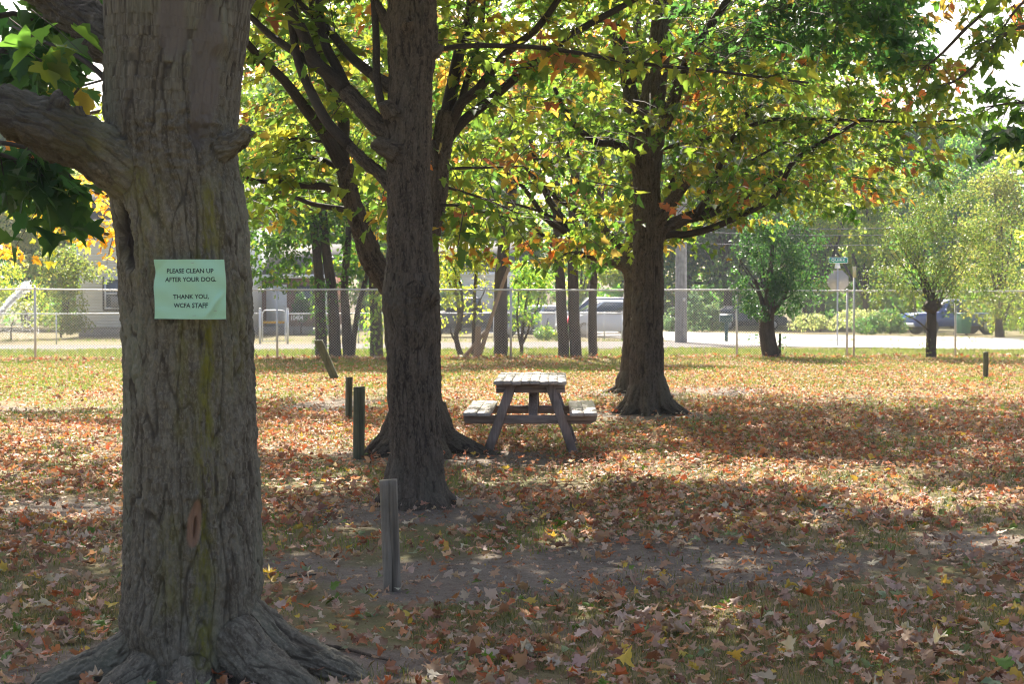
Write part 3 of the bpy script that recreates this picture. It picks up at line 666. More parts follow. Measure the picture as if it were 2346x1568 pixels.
for p, r in limbs3: mb.tube(p, r, 8)
mb.build('limbs', M['limb'], tree3, smooth=True)
cr3 = Crown(); okc = lambda p: in_canopy(p[None])[0][0]
for q, n in ((qA1, 4), (qA2, 5), (qA3, 9), (qA4, 8), (qA5, 7), (qA6, 7), (qE1, 5), (qE2, 14), (qE3, 12), (qE4, 7), (qE5, 8), (qE6, 8), (qE7, 8)):
    side_twigs(cr3, q, n, (.3, .65), .115, 'maple', 11, .3, .2, okc)
fill(cr3, (T3[0], 16.4, 5.0), (5.0, 4.5, 4.0), 300, (540, 1500), (15.8, 21), sz=.115)

# ------------------------------------------------------------------ trees 4 and 5
Y4 = 20.9; limbs4 = []
tubes = trunk_from([(985, 1425, 1540), (955, 1436, 1530), (930, 1440, 1524), (880, 1441, 1521), (800, 1444, 1520), (700, 1447, 1521), (640, 1450, 1521), (560, 1450, 1520), (450, 1450, 1515), (400, 1449, 1513), (350, 1442, 1520), (310, 1440, 1524), (280, 1446, 1520)], Y4, T4,
                   [(-2, .42, .25), (40, .4, .2), (100, .4, .2), (170, .3, .2), (215, .3, .2), (265, .3, .2), (330, .4, .25)], .22)
limb(tubes, [(1480, 330), (1462, 280), (1448, 240), (1440, 195)], Y4, .2, 48, 34)
limb(tubes, [(1485, 320), (1492, 250), (1500, 180), (1512, 100), (1520, 0)], Y4, .1, 62, 50)
limb(tubes, [(1500, 310), (1530, 265), (1546, 220), (1558, 180)], Y4, -.1, 36, 26)
limb(tubes, [(1490, 535), (1520, 490), (1546, 452), (1577, 413)], Y4 - .05, -.2, 36, 25)
limb(tubes, [(1480, 400), (1446, 368), (1420, 334)], Y4, -.1, 34, 24)
limb(tubes, [(1500, 560), (1525, 525), (1574, 500), (1628, 487)], Y4, .2, 34, 26)
q1 = limb(limbs4, [(1600, 495), (1628, 487), (1669, 469), (1720, 440), (1790, 395)], Y4 + .15, .6, 26, 12)
q2 = limb(limbs4, [(1480, 552), (1540, 537), (1570, 538), (1633, 522), (1703, 491), (1745, 470), (1782, 442), (1810, 380), (1850, 345), (1936, 296), (2010, 250)], Y4 + .1, -.9, 19, 8)
q3 = limb(limbs4, [(1590, 497), (1620, 452), (1642, 401), (1656, 360), (1690, 300), (1720, 240)], Y4 + .1, .3, 18, 9)
q4 = limb(limbs4, [(1600, 488), (1640, 410), (1664, 340), (1694, 299), (1749, 279), (1800, 272), (1953, 275), (2100, 280), (2245, 270)], Y4 - .1, -1.2, 13, 4)
q5 = limb(limbs4, [(1420, 334), (1398, 327), (1370, 326), (1329, 299), (1298, 258), (1270, 200)], Y4 - .1, -.6, 20, 9)
q6 = limb(limbs4, [(1440, 195), (1430, 130), (1410, 60), (1400, -50)], Y4 + .2, .5, 34, 24)
q7 = limb(limbs4, [(1558, 180), (1590, 110), (1640, 40), (1690, -40)], Y4 - .1, -.5, 26, 16)
q8 = limb(limbs4, [(1520, 340), (1560, 330), (1640, 310), (1720, 260), (1800, 190)], Y4 - .1, .8, 10, 4)
q9 = limb(limbs4, [(1850, 350), (1878, 330), (1905, 300), (1936, 250)], Y4 - .5, .4, 10, 5)
q10 = limb(limbs4, [(1535, 430), (1550, 400), (1600, 350), (1630, 260)], Y4 + .5, .8, 12, 5)
q11 = limb(limbs4, [(1640, 400), (1700, 380), (1790, 330), (1880, 300), (1990, 290)], Y4 + .1, .9, 8, 3)
v, lp, stt, at = fuse(tubes, .015, .9, 1.5, 3, None, 14)
tree4 = thing('maple_tree', 'trunk beyond the picnic table, with a broken limb stub and long branches to the right', 'tree', (*T4, 0), group='maples in the picnic ground')
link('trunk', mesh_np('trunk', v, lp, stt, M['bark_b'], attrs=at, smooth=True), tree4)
mb = MB()
for p, r in limbs4: mb.tube(p, r, 7)
mb.build('limbs', M['limb'], tree4, smooth=True)
cr4 = Crown()
for q, n in ((q1, 14), (q2, 26), (q3, 14), (q4, 34), (q5, 10), (q6, 8), (q7, 10), (q8, 14), (q9, 10), (q10, 9), (q11, 16)):
    side_twigs(cr4, q, n, (.35, .8), .112, 'maple', 12, .25, .15, okc)
fill(cr4, (T4[0] + .8, 20.9, 5.2), (5.6, 4.6, 4.0), 1000, (1000, 2260), (16.5, 25.5), pal2='green')
fill(cr4, (3.9, 18.5, 5.4), (2.6, 2.5, 1.6), 420, (1540, 2110), (15.8, 22), yr=(-70, 150), pal='dark', clus=.36)

Y5 = 25.7; limbs5 = []
tubes = trunk_from([(925, 1395, 1470), (905, 1408, 1465), (880, 1416, 1462), (800, 1424, 1462), (700, 1427, 1464), (640, 1428, 1466), (600, 1424, 1468), (540, 1430, 1474), (450, 1438, 1478), (300, 1445, 1475), (0, 1450, 1470), (-200, 1450, 1470)], Y5, T5,
                   [(0, .5, .1), (80, .4, .1), (150, .35, .08), (188, .4, .08), (230, .35, .08), (280, .3, .08)], .17)
limb(tubes, [(1450, 650), (1432, 612), (1395, 598), (1345, 582)], Y5, -.3, 32, 20)
limb(tubes, [(1440, 610), (1420, 570), (1390, 530), (1360, 505)], Y5, .2, 24, 17)
r1 = limb(limbs5, [(1350, 583), (1301, 582), (1268, 562), (1231, 531), (1193, 506), (1120, 488), (1040, 470)], Y5 - .3, -1.2, 17, 6)
r2 = limb(limbs5, [(1352, 584), (1315, 535), (1258, 459), (1234, 391), (1215, 320)], Y5 - .2, .4, 22, 11)
r3 = limb(limbs5, [(1362, 508), (1330, 488), (1275, 452), (1217, 400), (1180, 340)], Y5 + .2, .5, 16, 8)
r4 = limb(limbs5, [(1330, 560), (1290, 530), (1250, 500), (1200, 430), (1150, 390), (1060, 330)], Y5 - .4, -1.0, 15, 6)
r5 = limb(limbs5, [(1390, 530), (1350, 470), (1310, 390), (1290, 300)], Y5 + .3, .8, 14, 7)
r6 = limb(limbs5, [(1310, 545), (1270, 500), (1190, 470), (1110, 455)], Y5 - .2, .6, 9, 4)
v, lp, stt, at = fuse(tubes, .024, 1.3, 1.0, 3, None, 12)
tree5 = thing('maple_tree', 'trunk tight behind the one past the picnic table, limbs fanning out to the left', 'tree', (*T5, 0), group='maples in the picnic ground')
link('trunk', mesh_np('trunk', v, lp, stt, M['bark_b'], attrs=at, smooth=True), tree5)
mb = MB()
for p, r in limbs5: mb.tube(p, r, 7)
mb.build('limbs', M['limb'], tree5, smooth=True)
cr5 = Crown()
for q, n in ((r1, 22), (r2, 12), (r3, 12), (r4, 16), (r5, 10), (r6, 12)): side_twigs(cr5, q, n, (.35, .8), .112, 'maple', 12, .25, .15, okc)
fill(cr5, (T5[0] - 1.2, 26.2, 5.6), (7.2, 5.0, 4.6), 900, (560, 2050), (22, 31))

fill(cr5, (T5[0] + 1.5, 26.5, 7.2), (7.5, 5.0, 3.2), 420, (1000, 2080), (22, 31), yr=(-70, 230))

# ------------------------------------------------------------------ trees 6, 7 and the yellow one: trunks beside the frame or behind trunk 1
tree6 = thing('maple_tree', 'maple reaching in at the right edge, its leafy twigs hanging against the sky', 'tree', (*T6, 0), group='maples in the picnic ground')
lb = []
s1 = limb(lb, [(2650, 200), (2480, 60), (2346, -20), (2240, 40), (2160, 120), (2110, 160)], 15.6, 1.2, 22, 5)
s2 = limb(lb, [(2640, 260), (2500, 120), (2346, 60), (2270, 110), (2210, 170), (2150, 205)], 15.6, .6, 20, 5)
s3 = limb(lb, [(2640, 330), (2480, 260), (2346, 235), (2260, 245)], 15.4, -.8, 14, 4)
s4 = limb(lb, [(2600, 380), (2450, 330), (2346, 310), (2270, 318)], 14.4, -.5, 12, 4)
s5 = limb(lb, [(2480, -80), (2360, -10), (2300, 60), (2280, 110)], 15.8, .5, 12, 4)
mb = MB(); mb.tube([(6.6, 16, -.2), (6.6, 16, .3), (6.55, 16, 3), (6.5, 16, 6), (6.5, 16.2, 9)], [.4, .28, .23, .18, .08], 14)
for p, r in lb: mb.tube(p, r, 6)
mb.build('trunk', M['bark_b'], tree6, smooth=True)
cr6 = Crown()
for q, n, pal in ((s1, 16, 'maple'), (s2, 14, 'maple'), (s3, 12, 'green'), (s4, 13, 'dark'), (s5, 9, 'maple')): side_twigs(cr6, q, n, (.25, .5), .12, pal, 9, .4, -.1)
tree7 = thing('maple_tree', 'maple standing behind the nearest trunk, showing only bright yellow leaves at left', 'tree', (-5.2, 19, 0), group='maples in the picnic ground')
T7t = P(440, 800, 24.0)
tree7.location = (T7t.x, 24.0, 0); T7 = (T7t.x, 24.0)
lb = []
u1 = limb(lb, [(430, 560), (340, 540), (260, 540), (190, 520), (130, 500)], 24, .3, 12, 4)
u2 = limb(lb, [(430, 500), (330, 470), (250, 450), (180, 430), (100, 400)], 24, 1.0, 12, 4)
u3 = limb(lb, [(430, 430), (320, 380), (220, 370), (100, 350)], 24, -.8, 12, 4)
u4 = limb(lb, [(430, 300), (300, 250), (150, 270), (20, 300)], 24, 1.5, 14, 4)
mb = MB(); mb.tube([(T7[0], 24, -.2), (T7[0], 24, .2), (T7[0], 24, 3), (T7[0], 24.1, 6), (T7[0], 24, 9.5)], [.36, .24, .2, .16, .06], 12)
for p, r in lb: mb.tube(p, r, 6)
mb.build('trunk', M['bark_c'], tree7, smooth=True)
cr7 = Crown()
okl = lambda p: proj(p[None])[1][0] < 640
for q, n, pal in ((u1, 26, 'yellow'), (u2, 22, 'yellow'), (u3, 12, 'yellow'), (u4, 10, 'lime')): side_twigs(cr7, q, n, (.35, .8), .13, pal, 12, .15, -.05, okl)
for px, py, n, sp in ((10, 480, 8, 40), (20, 560, 6, 30), (60, 440, 6, 30), (120, 520, 3, 20)):
    for _ in range(n): cr7.add(P(px + rng.normal() * sp, py + rng.normal() * sp * .6, rng.uniform(22.5, 25.5)), rand_dirs(1)[0], .5, .13, 'yellow' if py > 500 else 'lime', 10)

fill(cr7, (T7[0] + 2.2, 24.5, 5.6), (5.5, 5.0, 4.4), 560, (540, 1010), (20, 30))
# high crowns, out of frame, that shade the ground
own = {0: cr2, 1: cr3, 2: cr4, 3: cr5, 4: cr6, 5: cr7}
T7s = T7
for x, y, z, o in roof_leaves(3000):
    d = rand_dirs(1, .1)[0] * [1, 1, .4]
    own[int(o)].add((x, y, z), d, .55, .165, 'maple', 16)
for c, r_ in ((cr2, tree2), (cr3, tree3), (cr4, tree4), (cr5, tree5), (cr6, tree6), (cr7, tree7)): c.build(r_, 'mid', turn=0 if c is cr7 else .085)
# ------------------------------------------------------------------ materials of the built things
def wood_mat(name, a, b_, lines=60, rough=.7, stretch=(1, 1, .06), spec=.4, dk=.72, dk2=.5):
    m, t, b = new_mat(name); v = scaled(t, coord(t), stretch)
    n1 = noise(t, v, lines, 4, .65); n2 = noise(t, coord(t), 5, 4); n3 = noise(t, scaled(t, coord(t), stretch), lines * .2, 3)
    c = mix(t, ramp(t, n1, .35, .68), a, b_); c = mix(t, ramp(t, n2, .4, .75), c, [k * dk for k in a]); c = mix(t, ramp(t, n3, .58, .66), c, [k * dk2 for k in a])
    t.links.new(c, b.inputs['Base Color']); b.inputs['Roughness'].default_value = rough; b.inputs['Specular IOR Level'].default_value = spec; bump(t, b, n1, .003, .8); return m
M['post'] = wood_mat('weathered_post', (.19, .155, .11), (.29, .25, .19))
M['post_green'] = wood_mat('algae_post', (.105, .105, .055), (.17, .165, .10))
M['table_x'] = wood_mat('table_cross_wood', (.20, .155, .13), (.33, .27, .235), 70, .6, (.06, 1, 1))
M['table_y'] = wood_mat('table_plank', (.34, .30, .27), (.46, .42, .385), 70, .42, (1, .05, 1), .6, .9, .8)
M['table_z'] = wood_mat('table_leg_wood', (.20, .155, .13), (.32, .26, .23), 70, .6)
M['galv'] = plain('galvanised_steel', (.62, .60, .58), .45, .25, .12, 6)
M['galv_wire'] = plain('galvanised_wire', (.74, .68, .60), .4, .15, .1, 3)
M['white_metal'] = plain('white_painted_steel', (.72, .74, .76), .45, .1, .08, 5)
M['concrete_pole'] = wood_mat('grey_weathered_pole', (.30, .285, .26), (.44, .42, .39), 18, .8, (1, 1, .05))
M['cable'] = plain('cable', (.03, .03, .035), .5)
M['rubber'] = plain('tyre_rubber', (.02, .02, .02), .8)
M['rim'] = plain('wheel_rim', (.45, .45, .46), .35, .7)
m, t, b = new_mat('car_glass'); b.inputs['Base Color'].default_value = (.03, .045, .06, 1); b.inputs['Roughness'].default_value = .06; b.inputs['Specular IOR Level'].default_value = .8; M['glass'] = m
m, t, b = new_mat('window_glass'); b.inputs['Base Color'].default_value = (.10, .12, .14, 1); b.inputs['Roughness'].default_value = .08; b.inputs['Specular IOR Level'].default_value = .7; M['pane'] = m
M['lamp_amber'] = plain('amber_lens', (.8, .22, .03), .25); M['lamp_red'] = plain('red_lens', (.55, .02, .02), .25); M['lamp_white'] = plain('clear_lens', (.75, .75, .75), .15)
def paint(name, c): 
    m, t, b = new_mat(name); n = noise(t, coord(t), 3, 4); t.links.new(mix(t, n, [k * .92 for k in c], c), b.inputs['Base Color'])
    b.inputs['Roughness'].default_value = .28; b.inputs['Coat Weight'].default_value = .6; b.inputs['Coat Roughness'].default_value = .08; return m

# ------------------------------------------------------------------ wooden posts
def post(name, base, w, h, lean, rotz, mat, label, twist=0):
    o = thing(name, label, 'post', (base[0], base[1], float(gz(base[0], base[1]))), 0, 'square wooden posts')
    mb = MB(); n = 26; ring = []; c = .012
    out = [(-w / 2 + c, -w / 2), (-.004, -w / 2), (0, -w / 2 + .006), (.005, -w / 2), (w / 2 - c, -w / 2), (w / 2, -w / 2 + c), (w / 2, w / 2 - c), (w / 2 - c, w / 2), (-w / 2 + c, w / 2), (-w / 2, w / 2 - c), (-w / 2, -w / 2 + c)]
    k = len(out); V = []
    ax = Vector(lean)
    for i in range(n):
        s = -.25 + (h + .25) * i / (n - 1)
        for j, (x, y) in enumerate(out):
            r = .0022 * (vnoise(np.array([[x * 40, y * 40, s * 9 + base[0]]]), 4)[0] - .5) * 2
            cr_ = .007 * vnoise(np.array([[0, 1, s * 5 + base[0] * 3]]), 9)[0] if j == 2 else 0
            sx = (vnoise(np.array([[3, 1, s * 4 + base[0]]]), 14)[0] - .5) * .014 if j in (1, 2, 3) else 0
            q = Matrix.Rotation(rotz + twist * s, 3, 'Z') @ Vector((x * (1 + r * 8) + sx, y * (1 + r * 8) + cr_, 0))
            p = Vector((0, 0, 0)) + ax * s + q + Vector((0, 0, (q.x * .05 if i == n - 1 else 0))); V.append(p)
    f = [(i * k + j, i * k + (j + 1) % k, (i + 1) * k + (j + 1) % k, (i + 1) * k + j) for i in range(n - 1) for j in range(k)] + [tuple((n - 1) * k + j for j in range(k))]
    mb.add([tuple(v) for v in V], f); ob = mb.build('post_shaft', mat, None); ob.parent = o
    return o
pb = G(899, 1350); post('wooden_post', (pb.x, pb.y), .096, .605, (-.035, 0, 1), R(4), M['post'], 'nearest and largest grey wooden post, in front of the furrowed trunk')
pb = G(822, 1060); post('wooden_post', (pb.x, pb.y), .098, .70, (.008, 0, 1), R(-8), M['post_green'], 'upright post with a dark split, second from the camera')
pb = G(799, 962); post('wooden_post', (pb.x, pb.y), .082, .56, (.01, 0, 1), R(24), M['post_green'], 'upright post just left of the split one, slightly farther away')
pb = G(769, 873); post('wooden_post', (pb.x, pb.y), .165, .86, (-.40, .06, .91), R(4), M['post_green'], 'leaning post tipped to the left in front of the multi-stemmed tree')
pb = G(2258, 870); post('wooden_post', (pb.x, pb.y), .085, .54, (.0, 0, 1), R(20), M['post_green'], 'lone short post at the far right of the leaf-strewn lawn')

# ------------------------------------------------------------------ picnic table
tb = G(1215, 1050); TZ = float(gz(tb.x, tb.y))
table = thing('picnic_table', 'weathered grey wooden picnic table on the fallen leaves, seen end on', 'picnic table', (tb.x, tb.y, TZ), R(-1.7))
def tpart(mb, name, mat, bevel=.004):
    o = mb.build(name, mat, None, bevel=bevel); o.parent = table; return o
LEN = 1.85; y0 = -.12
mb = MB()
for i in range(8):
    x = -.3175 + i * .0905; dz = [.0, .002, -.001, .003, .006, .001, .004, .002][i]
    mb.box((x, y0 + LEN / 2 + [0, .006, -.004, .01, -.006, .008, 0, -.005][i], .735 + dz - .0003 * i), (.0893, LEN + [0, .01, .006, -.008, .012, 0, .01, .004][i], .036), Matrix.Rotation(R([.3, -.2, .2, -.4, .5, .2, -.3, .1][i]), 4, 'Y'))
tpart(mb, 'tabletop', M['table_y'], .005)
for fy, sg in ((y0 + .17, 1), (y0 + LEN - .17, -1)):
    mb = MB(); mb.box((0, fy + .045 * sg, .67), (.69, .038, .088)); tpart(mb, 'cleat', M['table_x'])
    mb = MB(); mb.prism([(-.655, .315), (.60, .315), (.655, .345), (.672, .402), (-.672, .402), (-.672, .36)], fy + .026, fy + .064) if sg > 0 else mb.prism([(-.60, .315), (.60, .315), (.672, .36), (.672, .402), (-.672, .402), (-.672, .36)], fy - .064, fy - .026)
    tpart(mb, 'seat_support', M['table_x'])
    for s in (-1, 1):
        a, bt = .19 * s, .45 * s; hw = .047
        mb = MB(); mb.prism([(a - hw, .714), (a + hw, .714), (bt + hw, -.03), (bt - hw, -.03)], fy - .019, fy + .019); tpart(mb, 'leg', M['table_z'])
    mb = MB(); mb.beam((.025, fy + .07 * sg, .36), (.025, fy + .46 * sg, .70), .09, .038, (0, -sg, 1)); tpart(mb, 'brace', M['table_z'])
for s in (-1, 1):
    mb = MB()
    for k in (0, 1): mb.box((s * (.46 + k * .137), y0 + LEN / 2 + (.004 if k else -.006), .422 + .002 * k), (.1355, LEN + .01 * k, .036), Matrix.Rotation(R(.5 * s), 4, 'Y'))
    tpart(mb, 'seat', M['table_y'], .005)

# ------------------------------------------------------------------ the notice on tree 1
ss = 594.0; pc = P(433.5, 663, F / ss); pr = .42
notice = thing('paper_notice', 'pale green paper notice stapled to the nearest trunk, asking people to clean up after dogs', 'notice', tuple(pc))
def paper(u, v):
    u = np.asarray(u, float); v = np.asarray(v, float); W, H = .2795, .230; uu, vv = u / W, v / H
    w = .0036 * np.sin(uu * 9 + vv * 2) + .0024 * np.sin(vv * 11 - uu * 4) + .0018 * np.sin((uu * .8 + vv) * 15)
    w += .011 * np.exp(-(((uu - .33) - (vv + .28) * .55) / .045) ** 2) * sst(-.5, -.35, vv) * sst(.02, -.2, vv)
    w -= .007 * np.exp(-(((uu - .42) - (vv + .28) * .4) / .06) ** 2) * sst(.1, -.25, vv)
    w += .012 * sst(.36, .56, -uu + vv * .9 - .38) + .006 * sst(.35, .5, -vv) * np.sin(uu * 8 + 1)
    a = u / pr
    edge = .0018 * np.sin(vv * 7 + 1) * uu * 2
    sh = -.02 * uu * (vv < 10)
    return np.stack([(pr + w) * np.sin(a) + edge * 1.2 - .014 * vv * (uu) , pr - (pr + w) * np.cos(a) + .0 * v, v + .004 * uu * (1 - 2 * vv) * .6 - .006 * np.sin((uu + .1) * 3.2) * (vv < -.3) * .5], -1)
U, Vv = np.meshgrid(np.linspace(-.13975, .13975, 90), np.linspace(-.115, .115, 76))
pv = paper(U, Vv).reshape(-1, 3); w_ = 90; ii = (np.arange(75)[:, None] * w_ + np.arange(w_ - 1)).ravel()
m, t, b = new_mat('green_paper'); n1 = noise(t, coord(t), 9, 4)
t.links.new(mix(t, n1, (.40, .68, .44), (.47, .75, .53)), b.inputs['Base Color']); b.inputs['Roughness'].default_value = .75; b.inputs['Specular IOR Level'].default_value = .2
tr = t.nodes.new('ShaderNodeBsdfTranslucent'); tr.inputs[0].default_value = (.35, .6, .4, 1); ms = t.nodes.new('ShaderNodeMixShader'); ms.inputs[0].default_value = .12
t.links.new(b.outputs[0], ms.inputs[1]); t.links.new(tr.outputs[0], ms.inputs[2]); t.links.new(ms.outputs[0], t.nodes['Material Output'].inputs[0])
sh = link('sheet', mesh_np('sheet', pv, np.stack([ii, ii + 1, ii + w_ + 1, ii + w_], 1).ravel(), np.arange(len(ii)) * 4, m, smooth=True)); sh.parent = notice
M['ink'] = plain('printed_ink', (.03, .05, .04), .7); M['ink_white'] = plain('white_lettering', (.85, .86, .86), .5)
def text_mesh(txt, res=3, space=1.0, offset=0.0):
    c = bpy.data.curves.new('t', 'FONT'); c.body = txt; c.resolution_u = res; c.space_character = space; c.offset = offset; o = bpy.data.objects.new('t', c); col.objects.link(o)
    bpy.context.view_layer.update(); me = bpy.data.meshes.new_from_object(o.evaluated_get(bpy.context.evaluated_depsgraph_get()))
    bm = bmesh.new(); bm.from_mesh(me); bmesh.ops.triangulate(bm, faces=bm.faces)
    long = [e for e in bm.edges if e.calc_length() > .25]; bmesh.ops.subdivide_edges(bm, edges=long, cuts=2)
    bmesh.ops.triangulate(bm, faces=bm.faces); bm.to_mesh(me); bm.free()
    v = np.empty(len(me.vertices) * 3); me.vertices.foreach_get('co', v); v = v.reshape(-1, 3)[:, :2]
    f = [tuple(p.vertices) for p in me.polygons]; bpy.data.objects.remove(o); bpy.data.curves.remove(c); return v, f
def letters(txt, width, height, **kw):
    v, f = text_mesh(txt, **kw); lo, hi = v.min(0), v.max(0); v = (v - (lo + hi) / 2) / (hi - lo) * [width, height]; return v, f
mb = MB()
for txt, x, y, w, h in (('PLEASE CLEAN UP', .0016, .0708, .186, .0178), ('AFTER YOUR DOG.', .003, .0378, .199, .0182), ('THANK YOU,', .005, -.0300, .138, .0205), ('WCFA STAFF', .004, -.0622, .134, .0178)):
    v, f = letters(txt, w, h, offset=.022); q = paper(v[:, 0] + x, v[:, 1] + y); q[:, 1] -= .0009; mb.add(q, f)
o = mb.build('lettering', M['ink']); o.parent = notice
M['staple'] = plain('steel_staple', (.35, .35, .33), .35, .8)
for u, v in ((.015, .101), (.10, -.083), (.02, -.101)):
    q = paper(np.array([u - .006, u + .006]), np.array([v, v + .001])); q[:, 1] -= .0016; mb = MB(); mb.tube(q, .0007, 6); o = mb.build('staple', M['staple']); o.parent = notice

# ------------------------------------------------------------------ chain-link fences
def chain_link(name, A, B, h, spacing, phase, label, pitch=.072, wire=.0066, post_r=.03, rail_r=.021, wmat='galv_wire', pmat='galv', posts=None, barb=True, group='chain-link fences'):
    A = Vector((*A, 0)); B = Vector((*B, 0)); d = (B - A); L = d.length; d.normalize(); nrm = Vector((-d.y, d.x, 0))
    o = thing(name, label, 'fence', tuple(A), 0, group); za = lambda s: float(gz(A.x + d.x * s, A.y + d.y * s))
    V = []; Fc = []; n0 = 0; zb = .03; zt = h - .01; H = zt - zb
    W = []
    for fam in (0, 1):
        s = -H
        while s < L:
            a0, a1 = s, s + H; z0, z1 = zb, zt
            if a0 < 0: z0 = zb - a0; a0 = 0
            if a1 > L: z1 = zt - (a1 - L); a1 = L
            if a1 > a0 + .01: W.append((a0, z0, a1, z1) if fam == 0 else (a0, zb + zt - z0, a1, zb + zt - z1))
            s += pitch
    for a0, z0, a1, z1 in W:
        p, q = A + d * a0, A + d * a1; g0, g1 = za(a0), za(a1); p.z = z0 + g0; q.z = z1 + g1
        for c in (p, q):
            r = wire / 2
            V += [c + nrm * r, c - nrm * r + Vector((0, 0, r)), c - nrm * r - Vector((0, 0, r))]
        Fc += [(n0, n0 + 1, n0 + 4, n0 + 3), (n0 + 1, n0 + 2, n0 + 5, n0 + 4), (n0 + 2, n0, n0 + 3, n0 + 5)]; n0 += 6
    if barb:                                     # twisted wire ends above the rail
        s = 0
        while s < L:
            p = A + d * s; p.z = za(s) + h; V += [p - d * .004, p + d * .004, p + Vector((0, 0, .045)) + d * .006]; Fc.append((n0, n0 + 1, n0 + 2)); n0 += 3; s += pitch
    mb = MB(); mb.add([tuple(v) for v in V], Fc); mb.build('wire_mesh', M[wmat], o)
    mb = MB(); ns = int(L / 3) + 2; mb.tube([tuple(A + d * (L * i / ns) + Vector((0, 0, h + za(L * i / ns)))) for i in range(ns + 1)], rail_r, 10); mb.build('top_rail', M[pmat], o, smooth=True)
    s = phase; k = 0
    while s < L + .01:
        p = A + d * s + nrm * (-.0); z = za(s); mb = MB(); mb.tube([(p.x, p.y, z - .1), (p.x, p.y, z + h)], post_r, 12); mb.tube([(p.x, p.y, z + h - .03), (p.x, p.y, z + h + .035), (p.x, p.y, z + h + .055)], [post_r * 1.15, post_r * 1.15, post_r * .4], 12)
        mb.build('post', M[pmat], o, smooth=False); s += spacing
    return o
fa, fb = P(-420, 800, 38.9), P(2700, 800, 43.0)
fdir = (Vector((fb.x, fb.y)) - Vector((fa.x, fa.y))).normalized()
p80 = P(81, 800, 39.5); ph = (Vector((p80.x, p80.y)) - Vector((fa.x, fa.y))).dot(fdir) % 3.06
chain_link('chain_link_fence', (fa.x, fa.y), (fb.x, fb.y), 1.83, 3.06, ph, 'tall chain-link fence running the whole width of the lawn edge')
la, lb_, lc = P(-500, 780, 55.5), P(596, 780, 57.5), P(659, 780, 57.6)
ld_ = P(1428, 780, 62.0)
M['galv_low'] = M['white_metal']
chain_link('chain_link_fence', (la.x, la.y), (lb_.x, lb_.y), 1.12, 3.0, .6, 'low chain-link fence left of the small gate, before the white house', wire=.004, post_r=.024, rail_r=.018, pmat='white_metal', barb=False)
chain_link('chain_link_fence', (lc.x, lc.y), (ld_.x, ld_.y), 1.12, 2.7, 0, 'low chain-link fence from the small gate to the corner by the cars', wire=.004, post_r=.026, rail_r=.018, pmat='white_metal', barb=False)
le = P(1236, 770, 75.0); chain_link('chain_link_fence', (ld_.x, ld_.y), (le.x, le.y), 1.12, 2.6, 0, 'low chain-link fence running back from the corner beside the silver car', wire=.004, post_r=.03, rail_r=.018, pmat='white_metal', barb=False)
# gate
gd = (Vector((lc.x, lc.y, 0)) - Vector((lb_.x, lb_.y, 0))); gL = gd.length; gd.normalize(); gzz = float(gz(lb_.x, lb_.y))
gate = thing('garden_gate', 'white tubular gate with a rounded top and a yellow bar across it', 'gate', (lb_.x, lb_.y, 0))
gp = lambda s, z: tuple(Vector((lb_.x, lb_.y, gzz)) + gd * s + Vector((0, 0, z)))
for s in (0.0, gL):
    mb = MB(); mb.tube([gp(s, -.1), gp(s, 1.26)], .045, 12); mb.tube([gp(s, 1.26), gp(s, 1.30), gp(s, 1.32)], [.052, .045, .01], 12); mb.build('gate_post', M['white_metal'], gate)
mb = MB(); rr = .14; path = [gp(.09, .08), gp(.09, 1.24 - rr)] + [gp(.09 + rr - rr * math.cos(a), 1.24 - rr + rr * math.sin(a)) for a in np.linspace(.3, 1.57, 5)] + [gp(gL - .09 - rr + rr * math.sin(a), 1.24 - rr + rr * math.cos(a)) for a in np.linspace(0, 1.27, 5)] + [gp(gL - .09, 1.24 - rr), gp(gL - .09, .08), gp(.09, .08)]
mb.tube(path, .021, 8); mb.build('gate_frame', M['white_metal'], gate)
mb = MB(); mb.beam(gp(.11, .79), gp(gL - .11, .79), .03, .085); mb.build('crossbar', plain('yellow_paint', (.55, .32, .03), .5), gate)
mb = MB(); s = .1
while s < gL - .1:
    for sg in (1, -1):
        z0, z1, a0, a1 = .1, 1.2, s, s + sg * 1.1
        if a1 > gL - .1: z1 = .1 + (gL - .1 - a0); a1 = gL - .1
        if a1 < .1: z1 = .1 + (a0 - .1); a1 = .1
        if z1 - z0 > .05: mb.tube([gp(a0, z0), gp(a1, z1)], .0016, 3, False)
    s += .075
mb.build('wire_mesh', M['galv_wire'], gate)
for z in (.35, .95):
    mb = MB(); mb.beam(gp(gL - .13, z), gp(gL + .03, z), .06, .05); mb.build('hinge', M['white_metal'], gate)
hn = P(681, 728, 57.6); v, f = letters('10404', .44, .19, offset=.01)
mb = MB(); q = np.stack([hn.x + v[:, 0], np.full(len(v), hn.y - .03), hn.z + v[:, 1]], 1); mb.add(q, f); q2 = q + [0, .012, 0]; mb.add(q2, [tuple(reversed(k)) for k in f])
tag(mb.build('house_number', M['ink_white']), 'white house number 10404 hung on the low fence right of the gate', 'house number')

